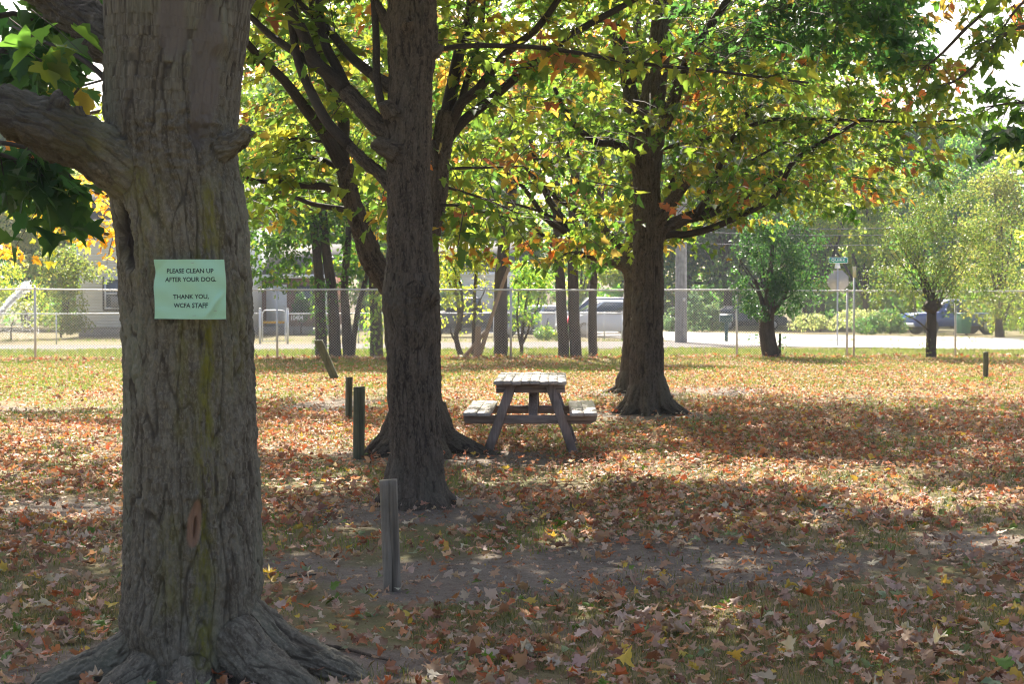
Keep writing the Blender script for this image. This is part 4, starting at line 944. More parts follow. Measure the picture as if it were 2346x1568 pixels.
# ------------------------------------------------------------------ pole, wires, mailbox, signs
b_ = P(1560, 780, 58.5); up_ = thing('utility_pole', 'thick pale grey utility pole standing by the road', 'utility pole', (b_.x, b_.y, float(gz(b_.x, b_.y))))
mb = MB(); mb.tube([(0, 0, -.3), (0, 0, 0), (0, 0, 1.2), (0, 0, 5), (0, 0, 10.5)], [.245, .24, .225, .20, .155], 20); o = mb.build('pole_shaft', M['concrete_pole'], smooth=True); o.parent = up_
mb = MB(); mb.box((0, -.2, 9.7), (2.2, .1, .12)); o = mb.build('crossarm', M['post']); o.parent = up_
for x in (-.95, -.4, .4, .95): mb = MB(); mb.tube([(x, -.2, 9.76), (x, -.2, 9.86), (x, -.2, 9.92)], [.03, .06, .04], 10); o = mb.build('insulator', M['white_metal']); o.parent = up_
mb = MB(); mb.box((.08, -.24, 1.65), (.1, .02, .14)); o = mb.build('pole_tag', M['galv']); o.parent = up_
for i, (ya, yb) in enumerate(((517, 492), (530, 510), (557, 532))):
    a = P(1573, ya, 58.4); c = P(2420, yb, 96); n = 24
    pts = [a + (c - a) * (k / n) - Vector((0, 0, (.85 if i < 2 else .75) * 4 * (k / n) * (1 - k / n) * .5)) for k in range(n + 1)]
    a2 = P(1130, ya - 60, 75); pts = [a2 + (a - a2) * (k / 12) - Vector((0, 0, .5 * 4 * (k / 12) * (1 - k / 12) * .5)) for k in range(12)] + pts
    mb = MB(); mb.tube(pts, .017, 6); tag(mb.build('overhead_wire', M['cable']), ['uppermost of the three dark wires crossing before the trees at right', 'middle one of the three dark wires crossing before the trees at right', 'lowest of the three dark wires crossing before the trees at right'][i], 'wire', 'overhead wires')
b_ = P(1664, 779, 60.5); mg = M['mail'] = plain('dark_green_enamel', (.025, .075, .075), .4)
mbx = thing('mailbox', 'dark green mailbox on a square post beside the road', 'mailbox', (b_.x, b_.y, float(gz(b_.x, b_.y))), R(-18))
mb = MB(); mb.box((0, 0, .33), (.125, .125, .86)); mb.box((0, 0, .78), (.3, .12, .06)); o = mb.build('mailbox_post', mg, bevel=.008); o.parent = mbx
prof = [(-.12, 0), (.12, 0), (.12, .17)] + [(.12 * math.cos(a), .17 + .12 * math.sin(a)) for a in np.linspace(.3, math.pi - .3, 9)] + [(-.12, .17)]
mb = MB(); mb.add([(y * 1.9, x * 1.1, z + .80) for y in (-.125, .125) for x, z in prof], [tuple(range(len(prof))), tuple(range(2 * len(prof) - 1, len(prof) - 1, -1))] + [(i, i + len(prof), (i + 1) % len(prof) + len(prof), (i + 1) % len(prof)) for i in range(len(prof))])
o = mb.build('mailbox_body', mg, bevel=.006); o.parent = mbx
mb = MB(); mb.add([(-.242 , x * 1.14, z * 1.03 + .797) for x, z in prof] + [(-.252, x * 1.14, z * 1.03 + .797) for x, z in prof], [tuple(range(len(prof))), tuple(range(2 * len(prof) - 1, len(prof) - 1, -1))] + [(i, i + len(prof), (i + 1) % len(prof) + len(prof), (i + 1) % len(prof)) for i in range(len(prof))])
o = mb.build('mailbox_door', M['white_metal']); o.parent = mbx

b_ = P(1918, 792, 53.5); sg = thing('street_sign', 'street name sign reading QUIRK above the bare back of a stop sign', 'street sign', (b_.x, b_.y, float(gz(b_.x, b_.y))))
mb = MB(); mb.add([(x + dx, y, z) for z in (-.2, 2.85) for x, y, dx in ((-.03, -.015, 0), (-.012, .015, 0), (.012, .015, 0), (.03, -.015, 0), (.012, -.003, 0), (-.012, -.003, 0))], [(0, 1, 7, 6), (1, 2, 8, 7), (2, 3, 9, 8), (3, 4, 10, 9), (4, 5, 11, 10), (5, 0, 6, 11), (6, 7, 8, 9, 10, 11)]); o = mb.build('sign_post', M['galv']); o.parent = sg
r8 = .395; octo = [(.02 + r8 * math.cos(R(22.5 + 45 * k)), 2.27 + r8 * math.sin(R(22.5 + 45 * k))) for k in range(8)]
mb = MB(); mb.prism(octo, .022, .025); o = mb.build('stop_plate_back', plain('bare_aluminium', (.44, .405, .35), .5, .25)); o.parent = sg
mb = MB(); mb.prism(octo, .0252, .027); o = mb.build('stop_plate_face', plain('red_sign_face', (.45, .02, .02), .4)); o.parent = sg
mb = MB(); mb.box((.0, .0, 2.83), (.2, .05, .26), taper=.55); o = mb.build('bracket', M['white_metal']); o.parent = sg
def rrect(w, h, r, k=5):
    o = []
    for cx_, cz_, a0 in ((w / 2 - r, h / 2 - r, 0), (-w / 2 + r, h / 2 - r, 90), (-w / 2 + r, -h / 2 + r, 180), (w / 2 - r, -h / 2 + r, 270)):
        for a in np.linspace(a0, a0 + 90, k): o.append((cx_ + r * math.cos(R(a)), cz_ + r * math.sin(R(a))))
    return o
zt = 2.98 ; pl = Vector((.02, -.02, zt))
mb = MB(); mb.prism([(x + pl.x, z + zt) for x, z in rrect(.66, .20, .04)], -.024, -.018); o = mb.build('name_plate', M['ink_white']); o.parent = sg
mb = MB(); mb.prism([(x + pl.x, z + zt) for x, z in rrect(.63, .172, .03)], -.0265, -.0242); o = mb.build('name_field', plain('sign_green', (.0, .28, .20), .4)); o.parent = sg
v, f = letters('QUIRK', .49, .115, offset=.014, space=1.12); mb = MB(); mb.add([(x + pl.x, -.0285, z + zt) for x, z in v], f); o = mb.build('lettering', M['ink_white']); o.parent = sg
b_ = P(1956, 821, 41.9); mk = thing('marker_post', 'thin steel marker post topped with a pale reflector, beside the street sign', 'marker post', (b_.x, b_.y, float(gz(b_.x, b_.y))))
mb = MB(); mb.box((0, 0, 1.15), (.05, .035, 2.5)); o = mb.build('marker_shaft', M['galv']); o.parent = mk
mb = MB(); mb.box((0, -.024, 2.34), (.095, .008, .30)); o = mb.build('reflector', plain('yellow_reflector', (.85, .75, .50), .4)); o.parent = mk

# ------------------------------------------------------------------ houses
def siding(name, c, step=.13, brick=False):
    m, t, b = new_mat(name); v = coord(t)
    if brick:
        mp = t.nodes.new('ShaderNodeMapping'); mp.inputs['Rotation'].default_value = (R(90), 0, 0); t.links.new(v, mp.inputs[0])
        n = t.nodes.new('ShaderNodeTexBrick'); n.inputs['Scale'].default_value = 4.5; n.inputs['Color1'].default_value = (*c, 1); n.inputs['Color2'].default_value = (*[k * .65 for k in c], 1); n.inputs['Mortar'].default_value = (.3, .27, .25, 1); n.inputs['Mortar Size'].default_value = .018
        t.links.new(mp.outputs[0], n.inputs[0]); t.links.new(n.outputs[0], b.inputs['Base Color']); b.inputs['Roughness'].default_value = .9
    else:
        w = N(t, 'ShaderNodeTexWave', wave_type='BANDS', bands_direction='Z', wave_profile='SAW', Scale=1 / step / 1.0 * .159 * 6.28 / 6.28 * 3.14 * .32); t.links.new(v, w.inputs[0])
        n = noise(t, v, 2, 5); t.links.new(mix(t, n, [k * .9 for k in c], c), b.inputs['Base Color']); bump(t, b, w.outputs['Fac'], .03); b.inputs['Roughness'].default_value = .55
    return m
M['white_siding'] = siding('white_siding', (.84, .85, .86)); M['brick'] = siding('red_brick', (.24, .10, .065), brick=True); M['roof'] = plain('roof_shingle', (.10, .095, .09), .85, var=.3, scale=6)
M['trim'] = plain('white_trim', (.75, .76, .77), .5); M['dark_trim'] = plain('dark_trim', (.05, .045, .045), .6); M['block'] = plain('foundation_block', (.26, .245, .225), .9, var=.25)
def house(name, label, x0, x1, y, depth, h, rh, wall, wins, door=None, group=None, lap=True):
    w = x1 - x0; cx_ = (x0 + x1) / 2; z0 = float(gz(cx_, y)); o = thing(name, label, 'house', (cx_, y, z0), 0, group)
    def part(mb, nm, mat, par=None):
        q = mb.build(nm, mat); q.parent = par or o; return q
    mb = MB(); mb.box((0, depth / 2, .2), (w - .06, depth - .06, .7)); part(mb, 'foundation', M['block'])
    mb = MB()
    if lap:                                          # lapped boards on the side that is seen, as real steps
        n = int((h - .42) / .14)
        for i in range(n): mb.add([(-w / 2, -.016, .42 + i * .14), (w / 2, -.016, .42 + i * .14), (w / 2, 0, .42 + (i + 1) * .14), (-w / 2, 0, .42 + (i + 1) * .14), (w / 2, 0, .42 + i * .14), (-w / 2, 0, .42 + i * .14)], [(0, 1, 2, 3), (5, 4, 1, 0)])
        mb.box((0, depth / 2 + .005, .42 + (h - .42) / 2), (w - .01, depth - .01, h - .42))
    else: mb.box((0, depth / 2, .42 + (h - .42) / 2), (w, depth, h - .42))
    part(mb, 'wall', wall)
    mb = MB(); e = .35
    mb.add([(-w / 2 - e, -e, h - .1), (w / 2 + e, -e, h - .1), (w / 2 + e, depth / 2, h + rh), (-w / 2 - e, depth / 2, h + rh), (w / 2 + e, depth + e, h - .1), (-w / 2 - e, depth + e, h - .1)], [(0, 1, 2, 3), (3, 2, 4, 5), (0, 3, 5), (1, 4, 2), (0, 5, 4, 1)]); part(mb, 'roof', M['roof'])
    mb = MB(); mb.box((0, -e - .02, h - .13), (w + 2 * e, .03, .18)); part(mb, 'fascia', M['trim'])
    for s in (-1, 1): mb = MB(); mb.box((s * (w / 2 - .01), -.02, h / 2 + .2), (.09, .05, h - .42)); part(mb, 'corner_trim', M['trim'])
    for wx, wz, ww, wh, kind in wins:
        wx -= cx_
        mb = MB(); t_ = .07
        for q, s in (((wx, -.035, wz + wh / 2), (ww + t_, .06, t_)), ((wx, -.035, wz - wh / 2), (ww + t_, .06, t_)), ((wx - ww / 2, -.034, wz), (t_, .058, wh - t_)), ((wx + ww / 2, -.034, wz), (t_, .058, wh - t_)), ((wx, -.033, wz), (ww - t_, .05, .06))): mb.box(q, s)
        wf = part(mb, 'window', M['trim'] if kind != 'dark' else M['dark_trim'])
        mb = MB(); mb.box((wx, -.022, wz), (ww - .04, .012, wh - .04)); g = mb.build('pane', M['pane'], None); g.parent = wf
        if kind in ('ac',):
            mb = MB(); mb.box((wx + ww * .12, -.2, wz - wh * .27), (ww * .55, .34, wh * .36)); g = mb.build('air_conditioner', M['block']); g.parent = wf
            mb = MB(); mb.box((wx - ww / 2 - .09, -.03, wz), (.08, .03, wh + .2)); mb.box((wx, -.031, wz - wh / 2 - .09), (ww + .2, .04, .07)); g = mb.build('dark_casing', M['dark_trim']); g.parent = wf
    if door:
        dx, dw, dh = door; dx -= cx_
        mb = MB(); mb.box((dx, -.03, .42 + dh / 2), (dw, .05, dh)); dd = part(mb, 'door', M['trim']); mb = MB(); mb.box((dx + dw * .38, -.07, 1.4), (.05, .04, .05)); g = mb.build('handle', M['galv']); g.parent = dd
        mb = MB(); mb.box((dx, -.6, .2), (dw + .6, 1.1, .42)); part(mb, 'door_step', M['block'])
    return o
X = lambda px, d: (px - CX) / F * d
house('white_house', 'white clapboard house at left with an air conditioner in its window', X(178, 71), X(560, 71), 71, 9, 5.4, 2.0, M['white_siding'], [(X(266, 71), 1.98, .95, 1.35, 'ac'), (X(400, 71), 1.98, .95, 1.35, ''), (X(500, 71), 1.98, .95, 1.35, '')])
house('brick_house', 'low brown brick house with a pale door behind the small gate', X(585, 76), X(748, 76), 76, 8, 3.0, 1.6, M['brick'], [(X(700, 76), 1.8, .9, 1.2, 'dark')], (X(634, 76), 1.0, 2.05), lap=False)
house('white_house', 'pale house half hidden by the saplings near the middle', X(1008, 84), X(1182, 84), 84, 9, 3.3, 1.8, M['white_siding'], [(X(1065, 84), 1.85, 1.2, 1.3, ''), (X(1150, 84), 1.85, .9, 1.3, '')])

# ------------------------------------------------------------------ vehicles
def vehicle(name, label, cat, x, y, rot, color, L=4.6, W=1.8, H=1.5, hood=.95, belt=.98, kind='car'):
    o = thing(name, label, cat, (x, y, float(gz(x, y))), rot); pm = paint(name + '_paint', color); l = L / 2
    if kind == 'car': prof = [(-l, .42), (-l + .05, .72), (-l + .3, hood - .08), (-l + 1.15, hood), (-l + 1.3, belt), (l - .5, belt + .03), (l - .08, belt - .05), (l, .62), (l - .05, .34), (l - .5, .25), (-l + .5, .25), (-l + .06, .28)]; cab = [(-l + 1.05, hood - .01), (-l + 1.75, H), (l - .95 if H < 1.6 else l - .45, H), (l - .25, belt)]
    elif kind == 'van': prof = [(-l, .42), (-l + .04, .75), (-l + .3, hood - .1), (-l + .95, hood + .02), (-l + 1.1, belt), (l - .2, belt + .04), (l - .03, belt - .05), (l, .5), (l - .05, .32), (l - .5, .26), (-l + .5, .26), (-l + .06, .28)]; cab = [(-l + .8, hood), (-l + 1.85, H), (l - .4, H - .02), (l - .1, belt)]
    else: prof = [(-l, .48), (-l + .02, .95), (-l + .15, hood), (-l + 1.35, hood + .08), (-l + 1.5, belt), (.35, belt), (.45, belt + .02), (l, belt + .02), (l, .55), (l - .2, .45), (-l + .3, .4), (-l + .05, .42)]; cab = [(-l + 1.3, hood + .05), (-l + 1.95, H), (.25, H), (.42, belt)]
    n = len(prof); mb = MB(); V = []
    for yy, sc in ((-W / 2, .93), (-W / 2 + .07, 1), (W / 2 - .07, 1), (W / 2, .93)):
        V += [(px * (1 - (1 - sc) * .25), yy, .62 + (pz - .62) * sc) for px, pz in prof]
    f = [(k * n + i, (k + 1) * n + i, (k + 1) * n + (i + 1) % n, k * n + (i + 1) % n) for k in range(3) for i in range(n)] + [tuple(range(n)), tuple(range(4 * n - 1, 3 * n - 1, -1))]
    mb.add(V, f)
    w0, w1 = W / 2 - .07, W / 2 - .24; (a, za_), (b1, zb_), (c, zc), (d, zd) = cab; zl = min(za_, zd) - .02
    mb.add([(a, -w0, za_), (a, w0, za_), (b1, -w1, zb_ - .04), (b1, w1, zb_ - .04), (c, -w1, zc - .04), (c, w1, zc - .04), (d, -w0, zd), (d, w0, zd), ((b1 + .12), -w1 + .08, zb_ + .0), (b1 + .12, w1 - .08, zb_), (c - .12, -w1 + .08, zc), (c - .12, w1 - .08, zc)],
           [(0, 2, 3, 1), (4, 6, 7, 5), (0, 6, 4, 2), (1, 3, 5, 7), (2, 8, 9, 3), (8, 10, 11, 9), (10, 4, 5, 11), (2, 4, 10, 8), (3, 9, 11, 5), (0, 1, 7, 6)])
    def part(mb, nm, mat, par=None, **k):
        q = mb.build(nm, mat, **k); q.parent = par or o; return q
    part(mb, 'body', pm)
    def lerp(p, q, t_): return tuple(p[i] + (q[i] - p[i]) * t_ for i in range(3))
    def pane(nm, A, B, C, D, out):                   # inset glass standing just proud of its opening
        cen = [sum(p[i] for p in (A, B, C, D)) / 4 for i in range(3)]; v = [lerp(p, cen, .10) for p in (A, B, C, D)]; v = [tuple(p[i] + out[i] for i in range(3)) for p in v]
        mb = MB(); mb.add(v + [tuple(p[i] - out[i] * .9 for i in range(3)) for p in v], [(0, 1, 2, 3), (7, 6, 5, 4), (0, 4, 5, 1), (1, 5, 6, 2), (2, 6, 7, 3), (3, 7, 4, 0)]); part(mb, nm, M['glass'])
    pane('windshield', (a, -w0, za_), (a, w0, za_), (b1, w1, zb_ - .04), (b1, -w1, zb_ - .04), (-.008, 0, .006)); pane('rear_window', (d, -w0, zd), (d, w0, zd), (c, w1, zc - .04), (c, -w1, zc - .04), (.008, 0, .006))
    mdx = (b1 + c) / 2; mx0 = (a + d) / 2
    for s in (-1, 1):
        pane('side_window', (a + .25, s * w0, za_ + .02), (mx0 + .1, s * w0, zd), (mdx, s * w1, zc - .06), (b1, s * w1, zb_ - .06), (0, s * .012, .006)); pane('side_window', (mx0 + .16, s * w0, zd), (d - .12, s * w0, zd), (c, s * w1, zc - .06), (mdx + .06, s * w1, zc - .06), (0, s * .012, .006))
    wr = .34 if kind != 'truck' else .39
    for px in (-l + .88, l - (.95 if kind != 'truck' else 1.15)):
        for s in (-1, 1):
            yy = s * (W / 2 - .1); mb = MB(); k = 18; pts = []
            for yo, r in ((-.115, wr * .9), (-.1, wr), (.1, wr), (.115, wr * .9)):
                pts += [(px + r * math.cos(2 * math.pi * i / k), yy + yo, wr + r * math.sin(2 * math.pi * i / k)) for i in range(k)]
            mb.add(pts, [(j * k + i, j * k + (i + 1) % k, (j + 1) * k + (i + 1) % k, (j + 1) * k + i) for j in range(3) for i in range(k)] + [tuple(range(k)), tuple(range(4 * k - 1, 3 * k - 1, -1))]); wh = part(mb, 'wheel', M['rubber'])
            mb = MB(); mb.tube([(px, yy + s * .10, wr), (px, yy + s * .125, wr)], [wr * .66, wr * .6], 14); g = mb.build('rim', M['rim']); g.parent = wh
    for s in (-1, 1):
        mb = MB(); mb.box((-l + .12, s * (W / 2 - .28), hood - .26), (.2, .36, .16)); part(mb, 'headlight', M['lamp_white'], bevel=.03)
        mb = MB(); mb.box((-l + .16, s * (W / 2 - .06), hood - .27), (.22, .1, .13)); part(mb, 'turn_signal', M['lamp_amber'], bevel=.02)
        mb = MB(); mb.box((l - .06, s * (W / 2 - .18), belt - .2), (.14, .26, .24)); part(mb, 'tail_light', M['lamp_red'], bevel=.02)
        mb = MB(); mb.box((a + .3, s * (W / 2 + .06), za_ + .1), (.08, .18, .13)); part(mb, 'mirror', pm, bevel=.02)
    mb = MB(); mb.box((-l + .03, 0, .48), (.14, W * .9, .18)); part(mb, 'bumper', M['white_metal'] if kind == 'truck' else pm, bevel=.03)
    return o
vehicle('parked_minivan', 'silver minivan parked behind the low fence corner', 'minivan', X(1392, 71), 71, R(14), (.70, .75, .80), 4.5, 1.85, 1.68, 1.02, 1.0, 'van')
vehicle('parked_suv', 'dark blue suv with a pale roof edge behind the silver minivan', 'suv', X(1372, 79), 79, R(8), (.05, .08, .17), 4.7, 1.9, 1.86, 1.12, 1.12, 'car')
vehicle('parked_car', 'blue-grey car half hidden by two slim trunks and red flowers', 'car', X(1268, 77), 77, R(172), (.25, .31, .42), 4.3, 1.75, 1.45)
vehicle('pickup_truck', 'dark pickup parked behind the saplings in front of the pale house', 'pickup truck', X(1085, 70), 70, R(4), (.035, .04, .05), 5.3, 1.95, 1.8, 1.1, 1.12, 'truck')
vehicle('pickup_truck', 'bright blue pickup parked across the road at right', 'pickup truck', X(2185, 77), 77, R(10), (.03, .10, .42), 5.0, 1.9, 1.75, 1.05, 1.05, 'truck')
vehicle('parked_car', 'dark car showing a red tail light behind the mailbox', 'car', X(1712, 92), 92, R(182), (.06, .065, .075), 4.5, 1.8, 1.45)
bb = P(2207, 760, 74.0); wb = thing('wheelie_bin', 'green wheeled rubbish bin standing before the blue pickup', 'bin', (bb.x, bb.y, float(gz(bb.x, bb.y))), R(12))
M['bin'] = plain('green_plastic', (.04, .20, .13), .45)
mb = MB(); mb.add([(sx * w, sy * dd_, z) for z, w, dd_ in ((.1, .24, .26), (1.0, .31, .36)) for sx, sy in ((-1, -1), (1, -1), (1, 1), (-1, 1))], [(3, 2, 1, 0), (4, 5, 6, 7), (0, 1, 5, 4), (1, 2, 6, 5), (2, 3, 7, 6), (3, 0, 4, 7)]); o = mb.build('bin_body', M['bin'], bevel=.03); o.parent = wb
mb = MB(); mb.box((0, 0, 1.04), (.68, .78, .07)); mb.box((0, .42, 1.0), (.5, .05, .05)); o = mb.build('lid', M['bin'], bevel=.02); o.parent = wb
for s in (-1, 1): mb = MB(); mb.tube([(s * .27, .27, .1), (s * .33, .27, .1)], .1, 12); o = mb.build('wheel', M['rubber']); o.parent = wb
# ------------------------------------------------------------------ trees, saplings and shrubs along and beyond the tall fence
def cloud(clumps, n, size, pal, flat=.55, jit=.75, shell=.45, gap=.26, gf=1.0):
    """leaf positions spread through ellipsoid clumps: (x,y,z,rx,ry,rz,weight)"""
    cl = np.array(clumps, float); w = cl[:, 3] * cl[:, 4] * cl[:, 5] * cl[:, 6]; i = rng.choice(len(cl), n, p=w / w.sum())
    d = rand_dirs(n); r = rng.uniform(shell, 1.05, n) ** .6; p = cl[i, :3] + d * cl[i, 3:6] * r[:, None]
    nz = vnoise(p * gf * 1.2 / max(.5, size * 6), 90); keep = nz > gap; p, d = p[keep], d[keep]; n = len(p)
    nrm = np.array([0, 0, 1.]) * flat + rng.normal(size=(n, 3)) * jit + d * .4; tip = d * .5 + rand_dirs(n) * .7 + [0, 0, -.5]
    return p, nrm, tip, size * rng.uniform(.6, 1.3, n), pick(pal, n)
def crown_mesh(parts, mat, shape='kite', name='crown'):
    a = [np.concatenate([q[i] for q in parts]) for i in range(5)]
    return leaf_mesh(name, a[0], a[1], a[2], a[3], a[4], mat, shape, fold=rng.uniform(0, .4, len(a[0])))
def gpt(px, Y): p = P(px, 800, Y); return np.array([p.x, Y, float(gz(p.x, Y))])
def stem_tree(name, label, px, Y, stems, clumps, n, size, pal, mat='bark_c', cat='tree', group=None, ivy=None, shape='kite', lm='leaf_far', nseg=10, extra=None, gap=.26, gf=1.0):
    """stems: list of ([(px,py)...], w0, w1); clumps: (px, py, rpx, rpy, dY, weight) in picture units at depth Y"""
    b = gpt(px, Y); o = thing(name, label, cat, tuple(b), 0, group); s = Y / F
    mb = MB()
    for pts, w0, w1 in stems:
        q = smooth_path([(*P(x, y, Y + (k * .05)), (w0 + (w1 - w0) * k / (len(pts) - 1)) / 2 * s) for k, (x, y) in enumerate(pts)], 4)
        q[:, :2] += rng.normal(size=(len(q), 2)) * .006; mb.tube(q[:, :3], np.maximum(q[:, 3], .005), nseg)
    mb.build('trunk', M[mat], o, smooth=True)
    if clumps:
        cl = []
        for cx_, cy_, rx, ry, dY, w in clumps: p = P(cx_, cy_, Y + dY); cl.append((*p, rx * s, max(rx * s * .9, .2), ry * s, w))
        parts = [cloud(cl, n, size, pal, gap=gap, gf=gf)]
        if extra: parts += extra
        link('crown', crown_mesh(parts, M[lm], shape), o)
    if ivy:
        iv = []
        for (x0, y0, x1, y1, rx, k, pl) in ivy:
            t_ = rng.random(k); c = np.array([tuple(P(x0 + (x1 - x0) * a, y0 + (y1 - y0) * a, Y)) for a in t_]); a_ = rng.uniform(0, 6.28, k); rr = rng.uniform(.8, 1.5, k) * rx * s
            c = c + np.stack([np.cos(a_) * rr, np.sin(a_) * rr, rng.normal(size=k) * .05], 1); nn = np.stack([np.cos(a_), np.sin(a_), .4 + 0 * a_], 1) + rng.normal(size=(k, 3)) * .4
            iv.append((c, nn, rand_dirs(k) + [0, 0, -.8], rng.uniform(.06, .12, k), pick(pl, k)))
        link('ivy', crown_mesh(iv, M[lm], 'kite', 'ivy'), o)
    return o
stem_tree('shade_tree', 'dark green tree with several ivy-clad stems standing at the tall fence', 770, 41.9,
          [([(728, 828), (736, 815), (735, 760), (733, 690), (728, 600), (715, 480)], 31, 19), ([(768, 828), (768, 800), (765, 740), (760, 660), (745, 560), (735, 430)], 30, 20), ([(800, 828), (797, 800), (792, 720), (790, 640), (800, 520)], 27, 15), ([(806, 826), (812, 770), (822, 700), (838, 640), (850, 580)], 14, 9)],
          [(620, 600, 65, 55, -.8, 1), (680, 560, 80, 70, 0, 1), (760, 560, 85, 60, .5, 1), (830, 560, 60, 70, 0, .9), (620, 510, 70, 60, .6, 1), (720, 450, 120, 70, 0, 1), (830, 450, 80, 70, .4, 1), (640, 655, 45, 22, -1.2, .8), (700, 645, 35, 18, -.8, .8), (850, 620, 35, 35, .2, .8), (590, 560, 35, 60, 0, .9), (760, 380, 150, 80, .5, .8), (790, 600, 40, 25, -.6, .7), (620, 330, 90, 80, .6, 1), (760, 120, 160, 80, 1, 1), (640, 60, 140, 80, 1, 1), (900, 60, 150, 80, 2, 1), (700, 250, 110, 80, .3, 1), (860, 330, 70, 70, .8, 1)],
          15000, .14, 'green', ivy=[(735, 810, 733, 640, 17, 240, 'green'), (762, 700, 760, 640, 20, 80, 'dark'), (792, 660, 790, 620, 15, 80, 'green')], shape='mid', lm='leaf_dense', extra=None, group='trees along the tall fence')
stem_tree('ivy_clad_tree', 'slim trunk wrapped in bright ivy beside the many-stemmed tree', 862, 41.9, [([(866, 828), (863, 815), (862, 740), (858, 660), (856, 560), (850, 450)], 34, 20)], [(850, 430, 60, 60, .5, 1)], 900, .15, 'green', ivy=[(862, 810, 858, 640, 15, 330, 'lime'), (846, 760, 850, 700, 20, 110, 'lime'), (845, 790, 850, 770, 14, 40, 'lime'), (880, 690, 870, 650, 20, 90, 'lime')], group='trees along the tall fence')
stem_tree('sapling', 'crooked thin sapling with yellow-green leaves near the dead branches', 1052, 42.0, [([(1062, 830), (1056, 815), (1048, 790), (1045, 765), (1052, 730), (1049, 690), (1042, 640), (1048, 590)], 15, 6), ([(1052, 760), (1060, 700), (1052, 640), (1030, 600)], 8, 4), ([(1049, 690), (1030, 650), (1020, 610)], 5, 3), ([(1044, 782), (1034, 765), (1032, 752)], 6, 3)],
          [(1030, 610, 40, 30, 0, 1), (1070, 600, 40, 32, 0, 1), (1040, 650, 34, 20, 0, 1), (1035, 690, 26, 18, -.2, 1), (1068, 690, 22, 22, .2, .9), (1015, 735, 14, 14, 0, .7), (1060, 730, 22, 10, 0, .6), (1022, 570, 30, 25, .3, 1), (1080, 650, 26, 18, .2, .8), (1060, 760, 10, 10, 0, .4)], 1900, .085, 'lime', group='saplings at the tall fence')
stem_tree('sapling', 'straight thin sapling with sparse yellow leaves left of the reddish trunk', 1096, 42.2, [([(1082, 828), (1085, 790), (1086, 720), (1090, 640), (1095, 560), (1098, 480)], 11, 5), ([(1086, 720), (1100, 690), (1112, 660)], 4, 2)], [(1105, 600, 30, 30, 0, 1), (1110, 660, 26, 24, .1, 1), (1098, 560, 30, 30, 0, 1), (1115, 700, 20, 16, 0, .8), (1095, 720, 16, 16, 0, .5), (1110, 520, 40, 26, .3, 1)], 1100, .085, 'lime', group='saplings at the tall fence')
stem_tree('fence_line_tree', 'reddish leaning trunk right of the saplings and dead branches', 1146, 42.3, [([(1146, 830), (1147, 815), (1147, 740), (1147, 660), (1150, 600), (1158, 540), (1168, 470), (1175, 380), (1180, 200)], 34, 24)], [(1180, 360, 90, 60, 1, 1), (1080, 470, 60, 60, 1, 1), (1060, 380, 90, 60, 0, 1), (1220, 300, 90, 60, 0, 1), (1130, 300, 90, 60, 0, 1), (1180, 230, 140, 70, .5, 1), (1100, 180, 120, 80, 0, 1)], 7000, .16, 'lime', group='trees along the tall fence')
sh_c = [(1210, 640, 44, 30, 0, 1), (1190, 690, 30, 30, .2, 1), (1235, 690, 24, 24, 0, .9), (1215, 725, 26, 20, 0, .9), (1180, 735, 14, 22, 0, .8), (1240, 640, 30, 26, .3, .8), (1190, 615, 28, 20, 0, .9)]
stem_tree('leafy_bush', 'loose yellow-green bush filling the gap between the trunks at the fence', 1200, 43.6, [([(1195, 828), (1196, 770), (1205, 700), (1212, 640)], 9, 4), ([(1195, 800), (1185, 740), (1188, 660)], 7, 3), ([(1196, 790), (1225, 720), (1240, 660)], 6, 3)], sh_c, 2300, .09, 'lime', cat='bush')
for lab, px, w, xs_ in (('left one of two close slim trunks at the tall fence before the cars', 1291, 27, [(1292, 830), (1291, 812), (1288, 740), (1284, 660), (1280, 590), (1276, 480), (1270, 300)]),
                        ('right one of two close slim trunks at the tall fence before the cars', 1319, 29, [(1321, 830), (1319, 812), (1316, 740), (1313, 660), (1312, 590), (1314, 480), (1322, 300)]),
                        ('slim forked trunk standing alone just left of the big maple pair', 1359, 22, [(1358, 830), (1358, 812), (1357, 740), (1358, 660), (1362, 600), (1372, 540), (1380, 300)])):
    stem_tree('fence_line_tree', lab, px, 42.0, [(xs_, w, w * .72)] + ([([(1359, 650), (1352, 600), (1345, 540), (1340, 420)], 12, 7)] if px == 1359 else []), [(px, 250, 90, 60, .6, 1), (px + 60, 180, 90, 60, 1.5, 1), (px - 50, 160, 90, 60, 0, 1), (px + 70, 330, 70, 50, .8, 1), (px + 30, 420, 50, 40, .8, .8)], 2800, .16, 'lime', group='trees along the tall fence')
# dead branches propped on the fence line
db = P(1085, 824, 42.2); o = thing('dead_branch_pile', 'bare broken branches leaning up against the reddish trunk by the fence', 'dead branches', (db.x, db.y, 0))
for pts, w0, w1 in (([(1090, 826), (1094, 790), (1096, 748)], 17, 13), ([(1098, 815), (1112, 770), (1135, 700), (1152, 650), (1166, 612)], 9, 8), ([(1058, 822), (1080, 800), (1096, 780), (1112, 760)], 10, 8), ([(1100, 812), (1118, 760), (1136, 700)], 8, 5), ([(1094, 800), (1090, 815), (1080, 826)], 7, 9)):
    q = smooth_path([(*P(x, y, 41.6), (w0 + (w1 - w0) * k / (len(pts) - 1)) / 2 * 41.6 / F) for k, (x, y) in enumerate(pts)], 4); mb = MB(); mb.tube(q[:, :3], q[:, 3], 9); mb.build('branch', M['dead'], o, smooth=True)
